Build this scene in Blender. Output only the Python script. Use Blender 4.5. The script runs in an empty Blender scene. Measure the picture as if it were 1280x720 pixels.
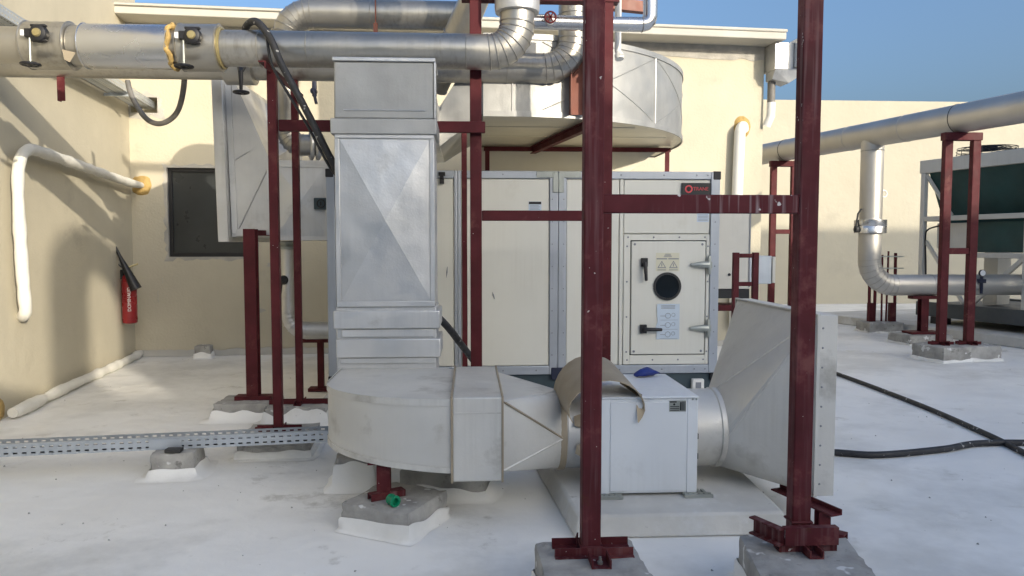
import bpy, bmesh, math, random
from mathutils import Vector, Matrix, noise as mnoise
R = math.radians
V = Vector
random.seed(7)
sc = bpy.context.scene
COL = sc.collection

# ------------------------------------------------------------------ camera
cam = bpy.data.cameras.new('camera')
cam.sensor_width = 36.0
cam.lens = 36.0 * 924.0 / 1280.0
cam.clip_start = 0.05
cam.clip_end = 2000.0
camo = bpy.data.objects.new('camera', cam)
COL.objects.link(camo)
camo.location = (0, 0, 1.5)
camo.rotation_euler = (R(90 - 3.4), 0, R(-3.3))
sc.camera = camo

# ------------------------------------------------------------------ sky and sun
SUN_AZ, SUN_EL = 145.0, 14.0
world = bpy.data.worlds.new('World')
sc.world = world
world.use_nodes = True
wn = world.node_tree
sky = wn.nodes.new('ShaderNodeTexSky')
sky.sky_type = 'NISHITA'
sky.sun_disc = False
sky.sun_elevation = R(SUN_EL)
sky.sun_rotation = R(SUN_AZ)
sky.altitude = 0
sky.air_density = 1.0
sky.dust_density = 7.5
sky.ozone_density = 3.9
wn.links.new(sky.outputs[0], wn.nodes['Background'].inputs[0])
wn.nodes['Background'].inputs[1].default_value = 0.15

sun = bpy.data.lights.new('sun', 'SUN')
sun.energy = 2.0
sun.angle = R(0.5)
sun.color = (1.0, 0.90, 0.74)
suno = bpy.data.objects.new('sun', sun)
COL.objects.link(suno)
to_sun = V((math.sin(R(SUN_AZ)) * math.cos(R(SUN_EL)), math.cos(R(SUN_AZ)) * math.cos(R(SUN_EL)), math.sin(R(SUN_EL))))
suno.rotation_euler = to_sun.to_track_quat('Z', 'Y').to_euler()
suno.location = (6, -8, 8)

vs = sc.view_settings
vs.view_transform = 'Standard'
vs.look = 'None'
vs.gamma = 1.0
vs.use_curve_mapping = False
vs.exposure = 1.1

# ------------------------------------------------------------------ materials
MATS = {}
def mat(name, col, rough=0.6, metal=0.0, var=0.08, vscale=3.0, bump=0.0, bscale=30.0, streak=0.0,
        streak_col=None, speck=None, speck_thr=0.66, speck_scale=40.0, stain=None, stain_thr=0.6, stain_scale=1.2,
        rvar=0.1, spec=0.5, wave=0.0, wrinkle=0.0, wscale=7.0, stain2=None, streak_axis='Z', streak_thr=None):
    m = bpy.data.materials.new(name)
    m.use_nodes = True
    nt = m.node_tree
    N, L = nt.nodes, nt.links
    b = N['Principled BSDF']
    b.inputs['Roughness'].default_value = rough
    b.inputs['Metallic'].default_value = metal
    b.inputs['Specular IOR Level'].default_value = spec
    tc = N.new('ShaderNodeTexCoord')
    oi = N.new('ShaderNodeObjectInfo')
    off = N.new('ShaderNodeVectorMath'); off.operation = 'MULTIPLY_ADD'
    cx = N.new('ShaderNodeCombineXYZ')
    for i in range(3): L.new(oi.outputs['Random'], cx.inputs[i])
    L.new(cx.outputs[0], off.inputs[0]); off.inputs[1].default_value = (37.0, 21.0, 13.0)
    L.new(tc.outputs['Object'], off.inputs[2])
    P = off.outputs[0]
    def noise(scale, detail=4.0, vec=P, rough_=0.55):
        n = N.new('ShaderNodeTexNoise'); n.inputs['Scale'].default_value = scale
        n.inputs['Detail'].default_value = detail; n.inputs['Roughness'].default_value = rough_
        L.new(vec, n.inputs['Vector']); return n.outputs['Fac']
    def ramp(fac, a, c, ca=(0, 0, 0, 1), cc=(1, 1, 1, 1)):
        r = N.new('ShaderNodeValToRGB'); r.color_ramp.elements[0].position = a; r.color_ramp.elements[1].position = c
        r.color_ramp.elements[0].color = ca; r.color_ramp.elements[1].color = cc
        L.new(fac, r.inputs[0]); return r.outputs[0]
    def mix(fac, a, c, mode='MIX'):
        x = N.new('ShaderNodeMix'); x.data_type = 'RGBA'; x.blend_type = mode
        if isinstance(fac, float): x.inputs[0].default_value = fac
        else: L.new(fac, x.inputs[0])
        for s, q in ((6, a), (7, c)):
            if isinstance(q, tuple): x.inputs[s].default_value = (*q, 1) if len(q) == 3 else q
            else: L.new(q, x.inputs[s])
        return x.outputs[2]
    lo = tuple(max(0, c * (1 - var)) for c in col); hi = tuple(min(1, c * (1 + var)) for c in col)
    c = ramp(noise(vscale), 0.32, 0.68, (*lo, 1), (*hi, 1))
    if streak:
        sv = N.new('ShaderNodeVectorMath'); sv.operation = 'MULTIPLY'
        sv.inputs[1].default_value = {'Z': (38, 38, 1.6), 'X': (1.6, 38, 38), 'Y': (38, 1.6, 38)}[streak_axis]
        L.new(P, sv.inputs[0])
        s = noise(1.0, 3.0, sv.outputs[0])
        t0, t1 = streak_thr or (0.45, 0.75)
        sm = ramp(s, t0, t1)
        mm = N.new('ShaderNodeMath'); mm.operation = 'MULTIPLY'; L.new(sm, mm.inputs[0]); mm.inputs[1].default_value = streak
        patch = ramp(noise(1.7, 2.0), 0.4, 0.62)
        m2 = N.new('ShaderNodeMath'); m2.operation = 'MULTIPLY'; L.new(mm.outputs[0], m2.inputs[0]); L.new(patch, m2.inputs[1])
        c = mix(m2.outputs[0], c, streak_col or tuple(q * 0.55 for q in col))
    if stain:
        c = mix(ramp(noise(stain_scale, 6.0, rough_=0.65), stain_thr, stain_thr + 0.14), c, stain)
    if stain2:
        c = mix(ramp(noise(stain2[1], 8.0, rough_=0.7), stain2[2], stain2[2] + 0.08), c, stain2[0])
    if speck:
        c = mix(ramp(noise(speck_scale, 2.0), speck_thr, speck_thr + 0.03), c, speck)
    L.new(c, b.inputs['Base Color'])
    if rvar:
        rr = N.new('ShaderNodeMapRange'); L.new(noise(vscale * 2.3), rr.inputs[0])
        rr.inputs[1].default_value = 0.3; rr.inputs[2].default_value = 0.7
        rr.inputs[3].default_value = max(0.03, rough - rvar); rr.inputs[4].default_value = min(1, rough + rvar)
        L.new(rr.outputs[0], b.inputs['Roughness'])
    nrm = None
    if wave:
        bp = N.new('ShaderNodeBump'); bp.inputs['Strength'].default_value = 1.0; bp.inputs['Distance'].default_value = wave
        L.new(noise(2.6, 2.0), bp.inputs['Height']); nrm = bp.outputs[0]
    if wrinkle:
        b3 = N.new('ShaderNodeBump'); b3.inputs['Strength'].default_value = 1.0; b3.inputs['Distance'].default_value = wrinkle
        w2 = N.new('ShaderNodeTexNoise'); w2.inputs['Scale'].default_value = wscale; w2.inputs['Detail'].default_value = 3.0
        w2.inputs['Distortion'].default_value = 0.4; L.new(P, w2.inputs['Vector']); L.new(w2.outputs['Fac'], b3.inputs['Height'])
        if nrm: L.new(nrm, b3.inputs['Normal'])
        nrm = b3.outputs[0]
    if bump:
        b2 = N.new('ShaderNodeBump'); b2.inputs['Strength'].default_value = 1.0; b2.inputs['Distance'].default_value = bump
        L.new(noise(bscale, 6.0), b2.inputs['Height'])
        if nrm: L.new(nrm, b2.inputs['Normal'])
        nrm = b2.outputs[0]
    if nrm: L.new(nrm, b.inputs['Normal'])
    MATS[name] = m
    return m

mat('membrane', (0.87, 0.86, 0.82), 0.6, var=0.06, vscale=0.8, bump=0.005, bscale=11, wave=0.03, wrinkle=0.006, wscale=3.0, stain=(0.69, 0.68, 0.64), stain_thr=0.50, stain_scale=0.7, stain2=((0.64, 0.625, 0.575), 2.3, 0.60), speck=(0.30, 0.28, 0.25), speck_thr=0.775, speck_scale=24, rvar=0.2)
mat('wall', (0.52, 0.475, 0.365), 0.85, var=0.06, vscale=1.2, bump=0.004, bscale=34, stain=(0.44, 0.40, 0.31), stain_thr=0.60, stain_scale=1.6, streak=0.25, streak_col=(0.40, 0.37, 0.31), streak_thr=(0.6, 0.8), wave=0.01)
mat('wall_far', (0.47, 0.435, 0.34), 0.88, var=0.05, vscale=0.5, bump=0.004, bscale=20, stain=(0.42, 0.385, 0.305), stain_thr=0.56, stain_scale=0.5, streak=0.35, streak_col=(0.42, 0.39, 0.33), streak_thr=(0.5, 0.75), wave=0.02)
mat('plaster', (0.42, 0.40, 0.36), 0.9, var=0.15, vscale=6, bump=0.006, bscale=25)
mat('cornice', (0.47, 0.455, 0.41), 0.8, var=0.06, vscale=2, bump=0.002, bscale=30, streak=0.4, streak_col=(0.45, 0.41, 0.34))
mat('galv', (0.60, 0.60, 0.59), 0.46, metal=0.72, var=0.09, vscale=2.2, streak=0.28, streak_col=(0.43, 0.43, 0.42), wave=0.018, wrinkle=0.0016, wscale=5.0, bump=0.0008, bscale=70, rvar=0.12, stain=(0.47, 0.465, 0.45), stain_thr=0.58, stain_scale=3.0)
mat('galv_aged', (0.40, 0.40, 0.385), 0.5, metal=0.6, var=0.1, vscale=2.5, streak=0.35, streak_col=(0.30, 0.295, 0.28), wave=0.016, wrinkle=0.0014, wscale=5.0, bump=0.0008, bscale=70, rvar=0.12, stain=(0.33, 0.325, 0.31), stain_thr=0.58, stain_scale=3.0)
mat('galv_dusty', (0.64, 0.625, 0.58), 0.52, metal=0.40, var=0.07, vscale=2.0, streak=0.25, streak_col=(0.42, 0.40, 0.36), wave=0.016, wrinkle=0.0022, wscale=6.0, bump=0.0008, bscale=60, stain=(0.44, 0.42, 0.375), stain_thr=0.56, stain_scale=2.6, stain2=((0.62, 0.60, 0.56), 4.0, 0.62))
mat('alu_dull', (0.52, 0.50, 0.46), 0.5, metal=0.75, var=0.07, vscale=1.5, wave=0.006, bump=0.0004, bscale=50, rvar=0.06)
mat('alu', (0.44, 0.42, 0.375), 0.38, metal=0.85, var=0.06, vscale=2.0, streak=0.6, streak_col=(0.27, 0.245, 0.20), wave=0.010, wrinkle=0.003, wscale=9.0, bump=0.0005, bscale=50, rvar=0.08)
mat('alu_bright', (0.66, 0.66, 0.66), 0.26, metal=0.95, var=0.04, vscale=2.0, wave=0.006, rvar=0.06)
mat('foil_under', (0.66, 0.62, 0.52), 0.5, metal=0.5, var=0.06, vscale=1.5, wave=0.012)
mat('red', (0.086, 0.016, 0.0195), 0.6, spec=0.18, var=0.22, vscale=5, stain=(0.15, 0.05, 0.045), stain_thr=0.57, stain_scale=4.0, stain2=((0.075, 0.022, 0.014), 7.0, 0.63), bump=0.0006, bscale=50, speck=(0.45, 0.40, 0.38), speck_thr=0.755, speck_scale=46)
mat('red_dripped', (0.086, 0.016, 0.0195), 0.6, spec=0.18, var=0.25, vscale=5, streak=0.75, streak_col=(0.36, 0.29, 0.29), streak_thr=(0.52, 0.68), speck=(0.6, 0.56, 0.54), speck_thr=0.69, speck_scale=20)
mat('red_worn', (0.086, 0.016, 0.0195), 0.6, spec=0.18, var=0.25, vscale=5, stain=(0.17, 0.06, 0.055), stain_thr=0.54, stain_scale=5.0, stain2=((0.08, 0.026, 0.016), 8.0, 0.62), bump=0.0006, bscale=50, speck=(0.5, 0.45, 0.42), speck_thr=0.735, speck_scale=38, streak=0.30, streak_col=(0.40, 0.30, 0.29), streak_thr=(0.5, 0.7))
mat('red_orange', (0.22, 0.075, 0.048), 0.6, var=0.15, vscale=4)
mat('concrete', (0.36, 0.35, 0.325), 0.92, stain2=((0.20, 0.195, 0.18), 11.0, 0.60), var=0.25, vscale=7, bump=0.006, bscale=45, speck=(0.66, 0.66, 0.64), speck_thr=0.64, speck_scale=9, rvar=0.05)
mat('plinth', (0.58, 0.565, 0.52), 0.85, var=0.12, vscale=3, bump=0.003, bscale=30, stain=(0.70, 0.70, 0.68), stain_thr=0.54, stain_scale=2.2, stain2=((0.33, 0.31, 0.28), 6.0, 0.63))
mat('ahu_panel', (0.68, 0.67, 0.60), 0.40, var=0.035, vscale=1.5, streak=0.22, streak_col=(0.54, 0.51, 0.43), wave=0.004, stain=(0.60, 0.58, 0.50), stain_thr=0.6, stain_scale=1.8)
mat('ahu_frame', (0.43, 0.46, 0.50), 0.42, metal=0.45, var=0.05, vscale=4, streak=0.25)
mat('white_box', (0.72, 0.75, 0.77), 0.38, var=0.03, vscale=2, streak=0.2, streak_col=(0.55, 0.56, 0.56), wave=0.003, stain=(0.62, 0.64, 0.65), stain_thr=0.6, stain_scale=3)
mat('black', (0.012, 0.012, 0.014), 0.45, var=0.1)
mat('gasket', (0.03, 0.03, 0.03), 0.7, var=0.1)
mat('rubber', (0.022, 0.022, 0.024), 0.6, var=0.3, vscale=8, speck=(0.35, 0.34, 0.32), speck_thr=0.67, speck_scale=22)
mat('conduit', (0.16, 0.15, 0.135), 0.6, var=0.25, vscale=8)
mat('base_teal', (0.040, 0.065, 0.078), 0.5, var=0.12)
mat('navy', (0.012, 0.016, 0.04), 0.5)
mat('blue', (0.015, 0.035, 0.20), 0.5)
mat('green', (0.0, 0.22, 0.10), 0.35, var=0.05)
mat('glass_dark', (0.008, 0.010, 0.012), 0.08, var=0.1, rvar=0.02, spec=0.6)
mat('window_glass', (0.030, 0.034, 0.035), 0.3, var=0.2, vscale=2, rvar=0.04, spec=0.5)
mat('foam', (0.42, 0.285, 0.10), 0.9, var=0.2, vscale=12, bump=0.01, bscale=30)
mat('wrap', (0.72, 0.70, 0.63), 0.75, var=0.05, vscale=6, bump=0.01, bscale=14)
mat('red_gloss', (0.27, 0.018, 0.022), 0.3, var=0.06)
mat('white_print', (0.8, 0.8, 0.78), 0.6, var=0.02)
mat('sticker_cream', (0.66, 0.63, 0.48), 0.5, var=0.03)
mat('sticker_blue', (0.52, 0.60, 0.68), 0.5, var=0.04)
mat('print_grey', (0.22, 0.23, 0.25), 0.6, var=0.1)
mat('print_red', (0.62, 0.06, 0.07), 0.5, var=0.02)
mat('brass', (0.40, 0.33, 0.16), 0.35, metal=0.6)
mat('chiller_grey', (0.58, 0.56, 0.50), 0.55, var=0.05, streak=0.2)
mat('chiller_dark', (0.075, 0.085, 0.09), 0.6, var=0.15)
mat('coil', (0.006, 0.045, 0.045), 0.55, var=0.25, vscale=2, bump=0.002, bscale=120)
mat('pink', (0.62, 0.20, 0.26), 0.6)
mat('pvc', (0.78, 0.77, 0.72), 0.45, var=0.03)
mat('tan_metal', (0.36, 0.30, 0.215), 0.55, metal=0.25, var=0.12, vscale=4, wave=0.01)
mat('zinc', (0.38, 0.40, 0.37), 0.45, metal=0.6, var=0.1, vscale=10)
mat('tray', (0.52, 0.56, 0.60), 0.45, metal=0.6, var=0.06, vscale=5, streak=0.15)

# ------------------------------------------------------------------ mesh helpers
class MB:
    def __init__(s): s.v = []; s.f = []
    def add(s, vs_, fs):
        o = len(s.v); s.v += [V(p) for p in vs_]; s.f += [tuple(i + o for i in q) for q in fs]; return s
    def box(s, x0, x1, y0, y1, z0, z1, M=None):
        p = [V((x, y, z)) for x in (x0, x1) for y in (y0, y1) for z in (z0, z1)]
        if M: p = [M @ q for q in p]
        return s.add(p, [(0, 1, 3, 2), (4, 6, 7, 5), (0, 4, 5, 1), (2, 3, 7, 6), (0, 2, 6, 4), (1, 5, 7, 3)])
    def loft(s, rings, caps=True, closed=True):
        n = len(rings[0]); vs_ = [p for r in rings for p in r]; fs = []
        for i in range(len(rings) - 1):
            for j in range(n if closed else n - 1):
                k = (j + 1) % n
                fs.append((i * n + j, i * n + k, (i + 1) * n + k, (i + 1) * n + j))
        if caps and closed:
            fs.append(tuple(reversed(range(n)))); fs.append(tuple(range((len(rings) - 1) * n, len(rings) * n)))
        return s.add(vs_, fs)
    def beam(s, p0, p1, prof, up=(0, 0, 1)):
        p0, p1 = V(p0), V(p1); a = (p1 - p0).normalized(); up = V(up)
        if abs(a.dot(up)) > 0.99: up = V((0, 1, 0))
        u = a.cross(up).normalized(); w = u.cross(a).normalized()
        return s.loft([[p + u * q[0] + w * q[1] for q in prof] for p in (p0, p1)])
    def tube(s, path, r, n=24, caps=True, closed=False):
        path = [V(p) for p in path]; m = len(path)
        rs = r if isinstance(r, (list, tuple)) else [r] * m
        tan = []
        for i in range(m):
            if closed: t = path[(i + 1) % m] - path[i - 1]
            else: t = path[min(i + 1, m - 1)] - path[max(i - 1, 0)]
            tan.append(t.normalized())
        t0 = tan[0]; ref = V((0, 0, 1)) if abs(t0.z) < 0.9 else V((0, 1, 0))
        u = t0.cross(ref).normalized(); rings = []
        for i in range(m):
            if i:
                q = tan[i - 1].rotation_difference(tan[i]); u = (q @ u).normalized()
            w = tan[i].cross(u).normalized()
            sc_ = 1.0
            rings.append([path[i] + (u * math.cos(2 * math.pi * k / n) + w * math.sin(2 * math.pi * k / n)) * rs[i] * sc_ for k in range(n)])
        if closed: rings.append(rings[0])
        return s.loft(rings, caps and not closed)
    def ring(s, c, axis, Rr, r, n=28, k=6):
        c = V(c); a = V(axis).normalized(); ref = V((0, 0, 1)) if abs(a.z) < 0.9 else V((0, 1, 0))
        u = a.cross(ref).normalized(); w = a.cross(u)
        return s.tube([c + (u * math.cos(2 * math.pi * i / n) + w * math.sin(2 * math.pi * i / n)) * Rr for i in range(n)], r, k, closed=True)
    def lathe(s, base, axis, prof, n=24):
        base = V(base); a = V(axis).normalized(); ref = V((0, 0, 1)) if abs(a.z) < 0.9 else V((0, 1, 0))
        u = a.cross(ref).normalized(); w = a.cross(u)
        return s.loft([[base + a * h + (u * math.cos(2 * math.pi * k / n) + w * math.sin(2 * math.pi * k / n)) * max(rr, 1e-4) for k in range(n)] for rr, h in prof])
    def pyr(s, a, b, c, d, h):
        a, b, c, d = map(V, (a, b, c, d)); m = (a + b + c + d) / 4; nrm = (b - a).cross(d - a).normalized()
        return s.add([a, b, c, d, m + nrm * h], [(0, 1, 4), (1, 2, 4), (2, 3, 4), (3, 0, 4)])

ORG = {}
def link(o, parent=None, org=None):
    COL.objects.link(o)
    if parent is not None: o.parent = parent
    ORG[o.name] = V(org) if org is not None else V((0, 0, 0))
def thing(name, label, cat, loc, group=None):
    o = bpy.data.objects.new(name, None); o.empty_display_size = 0.1
    link(o, None, loc); o.location = loc
    o['label'] = label; o['category'] = cat
    if group: o['group'] = group
    return o
def obj(name, mb, m, parent=None, org=None, bevel=0.0, sharp=32, smooth=True, kind=None, seg=1):
    """mb in world coordinates; a child keeps its parent's origin, a top-level mesh sits at org"""
    o0 = ORG[parent.name] if parent is not None else V(org if org is not None else (0, 0, 0))
    me = bpy.data.meshes.new(name)
    me.from_pydata([tuple(p - o0) for p in mb.v], [], mb.f)
    bm = bmesh.new(); bm.from_mesh(me)
    bmesh.ops.recalc_face_normals(bm, faces=bm.faces); bm.to_mesh(me); bm.free()
    if smooth:
        me.shade_smooth(); me.set_sharp_from_angle(angle=R(sharp))
    me.materials.append(MATS[m])
    o = bpy.data.objects.new(name, me)
    if parent is not None:
        link(o, parent, o0)
    else:
        link(o, None, o0); o.location = o0
    if bevel:
        md = o.modifiers.new('bevel', 'BEVEL'); md.width = bevel; md.segments = seg; md.limit_method = 'ANGLE'; md.angle_limit = R(40)
        md.harden_normals = False
    if kind: o['kind'] = kind
    return o
def tag(o, label, cat, group=None):
    o['label'] = label; o['category'] = cat
    if group: o['group'] = group
    return o
def struct(name, mb, m, **k):
    o = obj(name, mb, m, **k); o['kind'] = 'structure'; return o
def share(name, me_obj, parent, dloc):
    o = bpy.data.objects.new(name, me_obj.data); link(o, parent, ORG[me_obj.name]); o.location = dloc; return o

def chan(w, d, t=0.008):      # channel: web along u at -d/2
    return [(-w/2, -d/2), (w/2, -d/2), (w/2, d/2), (w/2 - t, d/2), (w/2 - t, -d/2 + t), (-w/2 + t, -d/2 + t), (-w/2 + t, d/2), (-w/2, d/2)]
def ibeam(w, d, t=0.009):
    return [(-w/2, -d/2), (w/2, -d/2), (w/2, -d/2 + t), (t/2, -d/2 + t), (t/2, d/2 - t), (w/2, d/2 - t), (w/2, d/2), (-w/2, d/2), (-w/2, d/2 - t), (-t/2, d/2 - t), (-t/2, -d/2 + t), (-w/2, -d/2 + t)]
def rect(w, d): return [(-w/2, -d/2), (w/2, -d/2), (w/2, d/2), (-w/2, d/2)]
def angle(w, d, t=0.008): return [(-w/2, -d/2), (w/2, -d/2), (w/2, -d/2 + t), (-w/2 + t, -d/2 + t), (-w/2 + t, d/2), (-w/2, d/2)]
def arc(c, a, b, t0, t1, n):   # points c + a cos t + b sin t
    c, a, b = V(c), V(a), V(b)
    return [c + a * math.cos(t0 + (t1 - t0) * i / n) + b * math.sin(t0 + (t1 - t0) * i / n) for i in range(n + 1)]
def rot2(x, y, a): return (x * math.cos(a) - y * math.sin(a), x * math.sin(a) + y * math.cos(a))

def block(cx, cy, w, d, h, rot, label, skirt=0.045, name='concrete_block', sk_h=None, z0=0.0, seed=0):
    bm = bmesh.new()
    bmesh.ops.create_cube(bm, size=1.0)
    bmesh.ops.subdivide_edges(bm, edges=bm.edges[:], cuts=9, use_grid_fill=True)
    a = R(rot)
    for v in bm.verts:
        p = V((v.co.x * w, v.co.y * d, (v.co.z + 0.5) * h))
        # chipped, rounded arrises
        ex = abs(abs(v.co.x) - 0.5) < 1e-4; ey = abs(abs(v.co.y) - 0.5) < 1e-4; ez = abs(v.co.z - 0.5) < 1e-4
        nz = mnoise.noise(V((p.x * 14 + seed * 3.1, p.y * 14, p.z * 14)))
        p += V((v.co.x, v.co.y, v.co.z if v.co.z > 0 else 0)) * 0.012 * nz
        if ex + ey + ez >= 2:
            q = 0.006 + 0.016 * max(0, mnoise.noise(V((p.x * 23, p.y * 23 + seed, p.z * 23))))
            p -= V((v.co.x * 2 * ex, v.co.y * 2 * ey, 1.0 * ez)) * q * 0.7
        x, y = rot2(p.x, p.y, a); v.co = V((x, y, p.z))
    me = bpy.data.meshes.new(name); bm.to_mesh(me); bm.free()
    me.shade_smooth(); me.set_sharp_from_angle(angle=R(30)); me.materials.append(MATS['concrete'])
    o = bpy.data.objects.new(name, me); link(o, None, (cx, cy, z0)); o.location = (cx, cy, z0)
    tag(o, label, 'concrete block', 'concrete blocks carrying the steelwork and trays')
    if skirt:
        hh = sk_h if sk_h is not None else h * 0.42
        mb = MB(); n = 14; rings = []
        for lev in range(4):
            ring = []
            for side in range(4):
                for i in range(n):
                    t = i / n - 0.5
                    s_ = ((t * w, -d / 2), (w / 2, t * d), (-t * w, d / 2), (-w / 2, -t * d))[side]
                    nn = ((0, -1), (1, 0), (0, 1), (-1, 0))[side]
                    k = (skirt, skirt * 0.34, 0.012, 0.004)[lev]
                    wob = mnoise.noise(V((s_[0] * 7 + cx, s_[1] * 7 + cy, seed + 0.3)))
                    kz = (0.002, hh * 0.22, hh * (0.85 + 0.4 * wob), hh * (1.0 + 0.5 * wob))[lev]
                    k *= 1 + 0.5 * wob if lev < 2 else 1
                    if i == 0:
                        pn = ((-1, -1), (1, -1), (1, 1), (-1, 1))[side]; px, py = s_[0] + pn[0] * k * 0.8, s_[1] + pn[1] * k * 0.8
                    else: px, py = s_[0] + nn[0] * k, s_[1] + nn[1] * k
                    x, y = rot2(px, py, a); ring.append(V((cx + x, cy + y, z0 + kz)))
            rings.append(ring)
        mb.loft(rings, caps=False)
        obj('membrane_skirt', mb, 'membrane', o, sharp=60)
    return o

def seams(parent, pts, r, m='alu', rr=0.004, name='seam'):
    for c, ax in pts:
        obj(name, MB().ring(c, ax, r + 0.001, rr, 30, 5), m, parent)

def text_part(body, size, M, m, parent, name='lettering'):
    cu = bpy.data.curves.new('tmp', 'FONT'); cu.body = body; cu.size = size; cu.align_x = 'CENTER'; cu.align_y = 'CENTER'; cu.extrude = 0.0008
    to = bpy.data.objects.new('tmp', cu); COL.objects.link(to)
    dg = bpy.context.evaluated_depsgraph_get()
    me = bpy.data.meshes.new_from_object(to.evaluated_get(dg))
    bpy.data.objects.remove(to); bpy.data.curves.remove(cu)
    me.transform(Matrix.Translation(-ORG[parent.name]) @ M); me.materials.clear(); me.materials.append(MATS[m]); me.name = name
    o = bpy.data.objects.new(name, me); link(o, parent, ORG[parent.name]); return o

FRONT = Matrix.Rotation(R(90), 4, 'X')      # text facing -Y

# ================================================================== SETTING
struct('roof_floor', MB().add([(-200, -200, 0), (200, -200, 0), (200, 200, 0), (-200, 200, 0)], [(0, 1, 2, 3)]), 'membrane', org=(0, 0, 0))

# ---- the plant room behind (back wall) and the taller wall on the left
BA = R(4.3); CB = V((-4.44, 10.055, 0))
bu = V((math.cos(BA), math.sin(BA), 0)); bw = V((-math.sin(BA), math.cos(BA), 0))
def BP(u, w, z): return CB + bu * u + bw * w + V((0, 0, z))
LB = 8.76
room = thing('plant_room', 'cream plastered plant room with dark window behind the air handling unit', 'building', CB)
def wallpiece(mb, u0, u1, w0, w1, z0, z1):
    p = [BP(u, w, z) for u in (u0, u1) for w in (w0, w1) for z in (z0, z1)]
    mb.add(p, [(0, 1, 3, 2), (4, 6, 7, 5), (0, 4, 5, 1), (2, 3, 7, 6), (0, 2, 6, 4), (1, 5, 7, 3)])
WU0, WU1, WZ0, WZ1 = 0.45, 1.56, 1.33, 2.51
HU0, HU1, HZ0, HZ1 = 0.03, 0.36, 3.22, 3.42            # hole where the cable tray enters
w_ = MB()
us = [0.0, HU0, HU1, WU0, WU1, LB]; zs = [0.0, WZ0, WZ1, HZ0, HZ1, 4.36]
verts = []; faces = []
for i, u in enumerate(us):
    for k, z in enumerate(zs): verts.append(BP(u, 0, z))
for i in range(5):
    for k in range(5):
        if (i == 3 and k == 1) or (i == 1 and k == 3): continue
        a = i * 6 + k; faces.append((a, a + 6, a + 7, a + 1))
w_.add(verts, faces)
def reveal(mb, u0, u1, z0, z1, dep):
    f = [BP(u0, 0, z0), BP(u1, 0, z0), BP(u1, 0, z1), BP(u0, 0, z1)]; b = [p + bw * dep for p in f]
    mb.add(f + b, [(0, 1, 5, 4), (1, 2, 6, 5), (2, 3, 7, 6), (3, 0, 4, 7), (4, 5, 6, 7)])
reveal(w_, HU0, HU1, HZ0, HZ1, 0.3)
w_.add([BP(LB, 0, 0), BP(LB, 6.5, 0), BP(LB, 6.5, 4.36), BP(LB, 0, 4.36)], [(0, 1, 2, 3)])
w_.add([BP(0, 0, 4.36), BP(LB, 0, 4.36), BP(LB, 6.5, 4.36), BP(0, 6.5, 4.36)], [(0, 1, 2, 3)])
w_.add([BP(0, 6.5, 0), BP(LB, 6.5, 0), BP(LB, 6.5, 4.36), BP(0, 6.5, 4.36)], [(0, 1, 2, 3)])
wo = obj('wall', w_, 'wall', room)
win = MB(); reveal(win, WU0, WU1, WZ0, WZ1, 0.10)
wobj = obj('window', win, 'plaster', room)
fr = MB()
for (a, b, c, d) in ((WU0, WU0 + 0.05, WZ0, WZ1), (WU1 - 0.05, WU1, WZ0, WZ1), (WU0 + 0.05, WU1 - 0.05, WZ0, WZ0 + 0.05), (WU0 + 0.05, WU1 - 0.05, WZ1 - 0.05, WZ1)):
    wallpiece(fr, a, b, 0.045, 0.09, c, d)
obj('window_frame', fr, 'black', wobj, bevel=0.003)
pn = MB(); wallpiece(pn, WU0 + 0.04, WU1 - 0.04, 0.07, 0.08, WZ0 + 0.04, WZ1 - 0.04)
obj('pane', pn, 'window_glass', wobj)
# rough plaster round the window and the tray hole
def rough_band(pts_in, pts_out, name, m, parent, off=0.006):
    n = len(pts_in); a = [BP(u, -off, z) for u, z in pts_in]; b = [BP(u, -off * 0.2, z) for u, z in pts_out]
    mb = MB(); mb.loft([a, b], caps=False); return obj(name, mb, m, parent, sharp=60)
def frame_pts(u0, u1, z0, z1, n, jit, grow, seed):
    rnd = random.Random(seed); P_ = []
    for side in range(4):
        for i in range(n):
            t = i / n
            u, z = ((u0 + (u1 - u0) * t, z0), (u1, z0 + (z1 - z0) * t), (u1 - (u1 - u0) * t, z1), (u0, z1 - (z1 - z0) * t))[side]
            du, dz = ((0, -1), (1, 0), (0, 1), (-1, 0))[side]
            if i == 0: du, dz = ((-1, -1), (1, -1), (1, 1), (-1, 1))[side]
            g = grow + rnd.uniform(0, jit); P_.append((u + du * g, z + dz * g))
    return P_
rough_band(frame_pts(WU0, WU1, WZ0, WZ1, 22, 0, 0.0, 1), frame_pts(WU0, WU1, WZ0, WZ1, 22, 0.05, 0.012, 2), 'plaster_edge', 'plaster', wo)
rough_band(frame_pts(HU0, HU1, HZ0, HZ1, 8, 0, 0.0, 1), frame_pts(HU0, HU1, HZ0, HZ1, 8, 0.08, 0.02, 5), 'plaster_edge', 'plaster', wo)
# grey unpainted band, cornice slab
bd = MB()
top = []; bot = []; nb = 120
for i in range(nb + 1):
    u = LB * i / nb; top.append(BP(u, -0.008, 4.36)); bot.append(BP(u, -0.008, 4.17 + 0.035 * mnoise.noise(V((u * 6, 0, 0))) + 0.03 * mnoise.noise(V((u * 1.3, 3, 0)))))
bd.loft([top, bot], closed=False)
obj('bare_band', bd, 'plaster', room)
cn = MB(); wallpiece(cn, 0.0, LB + 0.12, -0.42, 6.7, 4.362, 4.46); wallpiece(cn, 0.0, LB + 0.13, -0.44, 6.7, 4.46, 4.5)
obj('cornice', cn, 'cornice', room, bevel=0.01)
for ci, (u0, z0, l) in enumerate(((0.30, 0.72, 0.16), (0.36, 0.98, 0.07), (0.22, 3.0, 0.1))):
    obj('crack', MB().tube([BP(u0 + 0.012 * math.sin(3 * k + ci), -0.001, z0 + l * k / 5) for k in range(6)], 0.0035, 4), 'plaster', wo)
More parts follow.
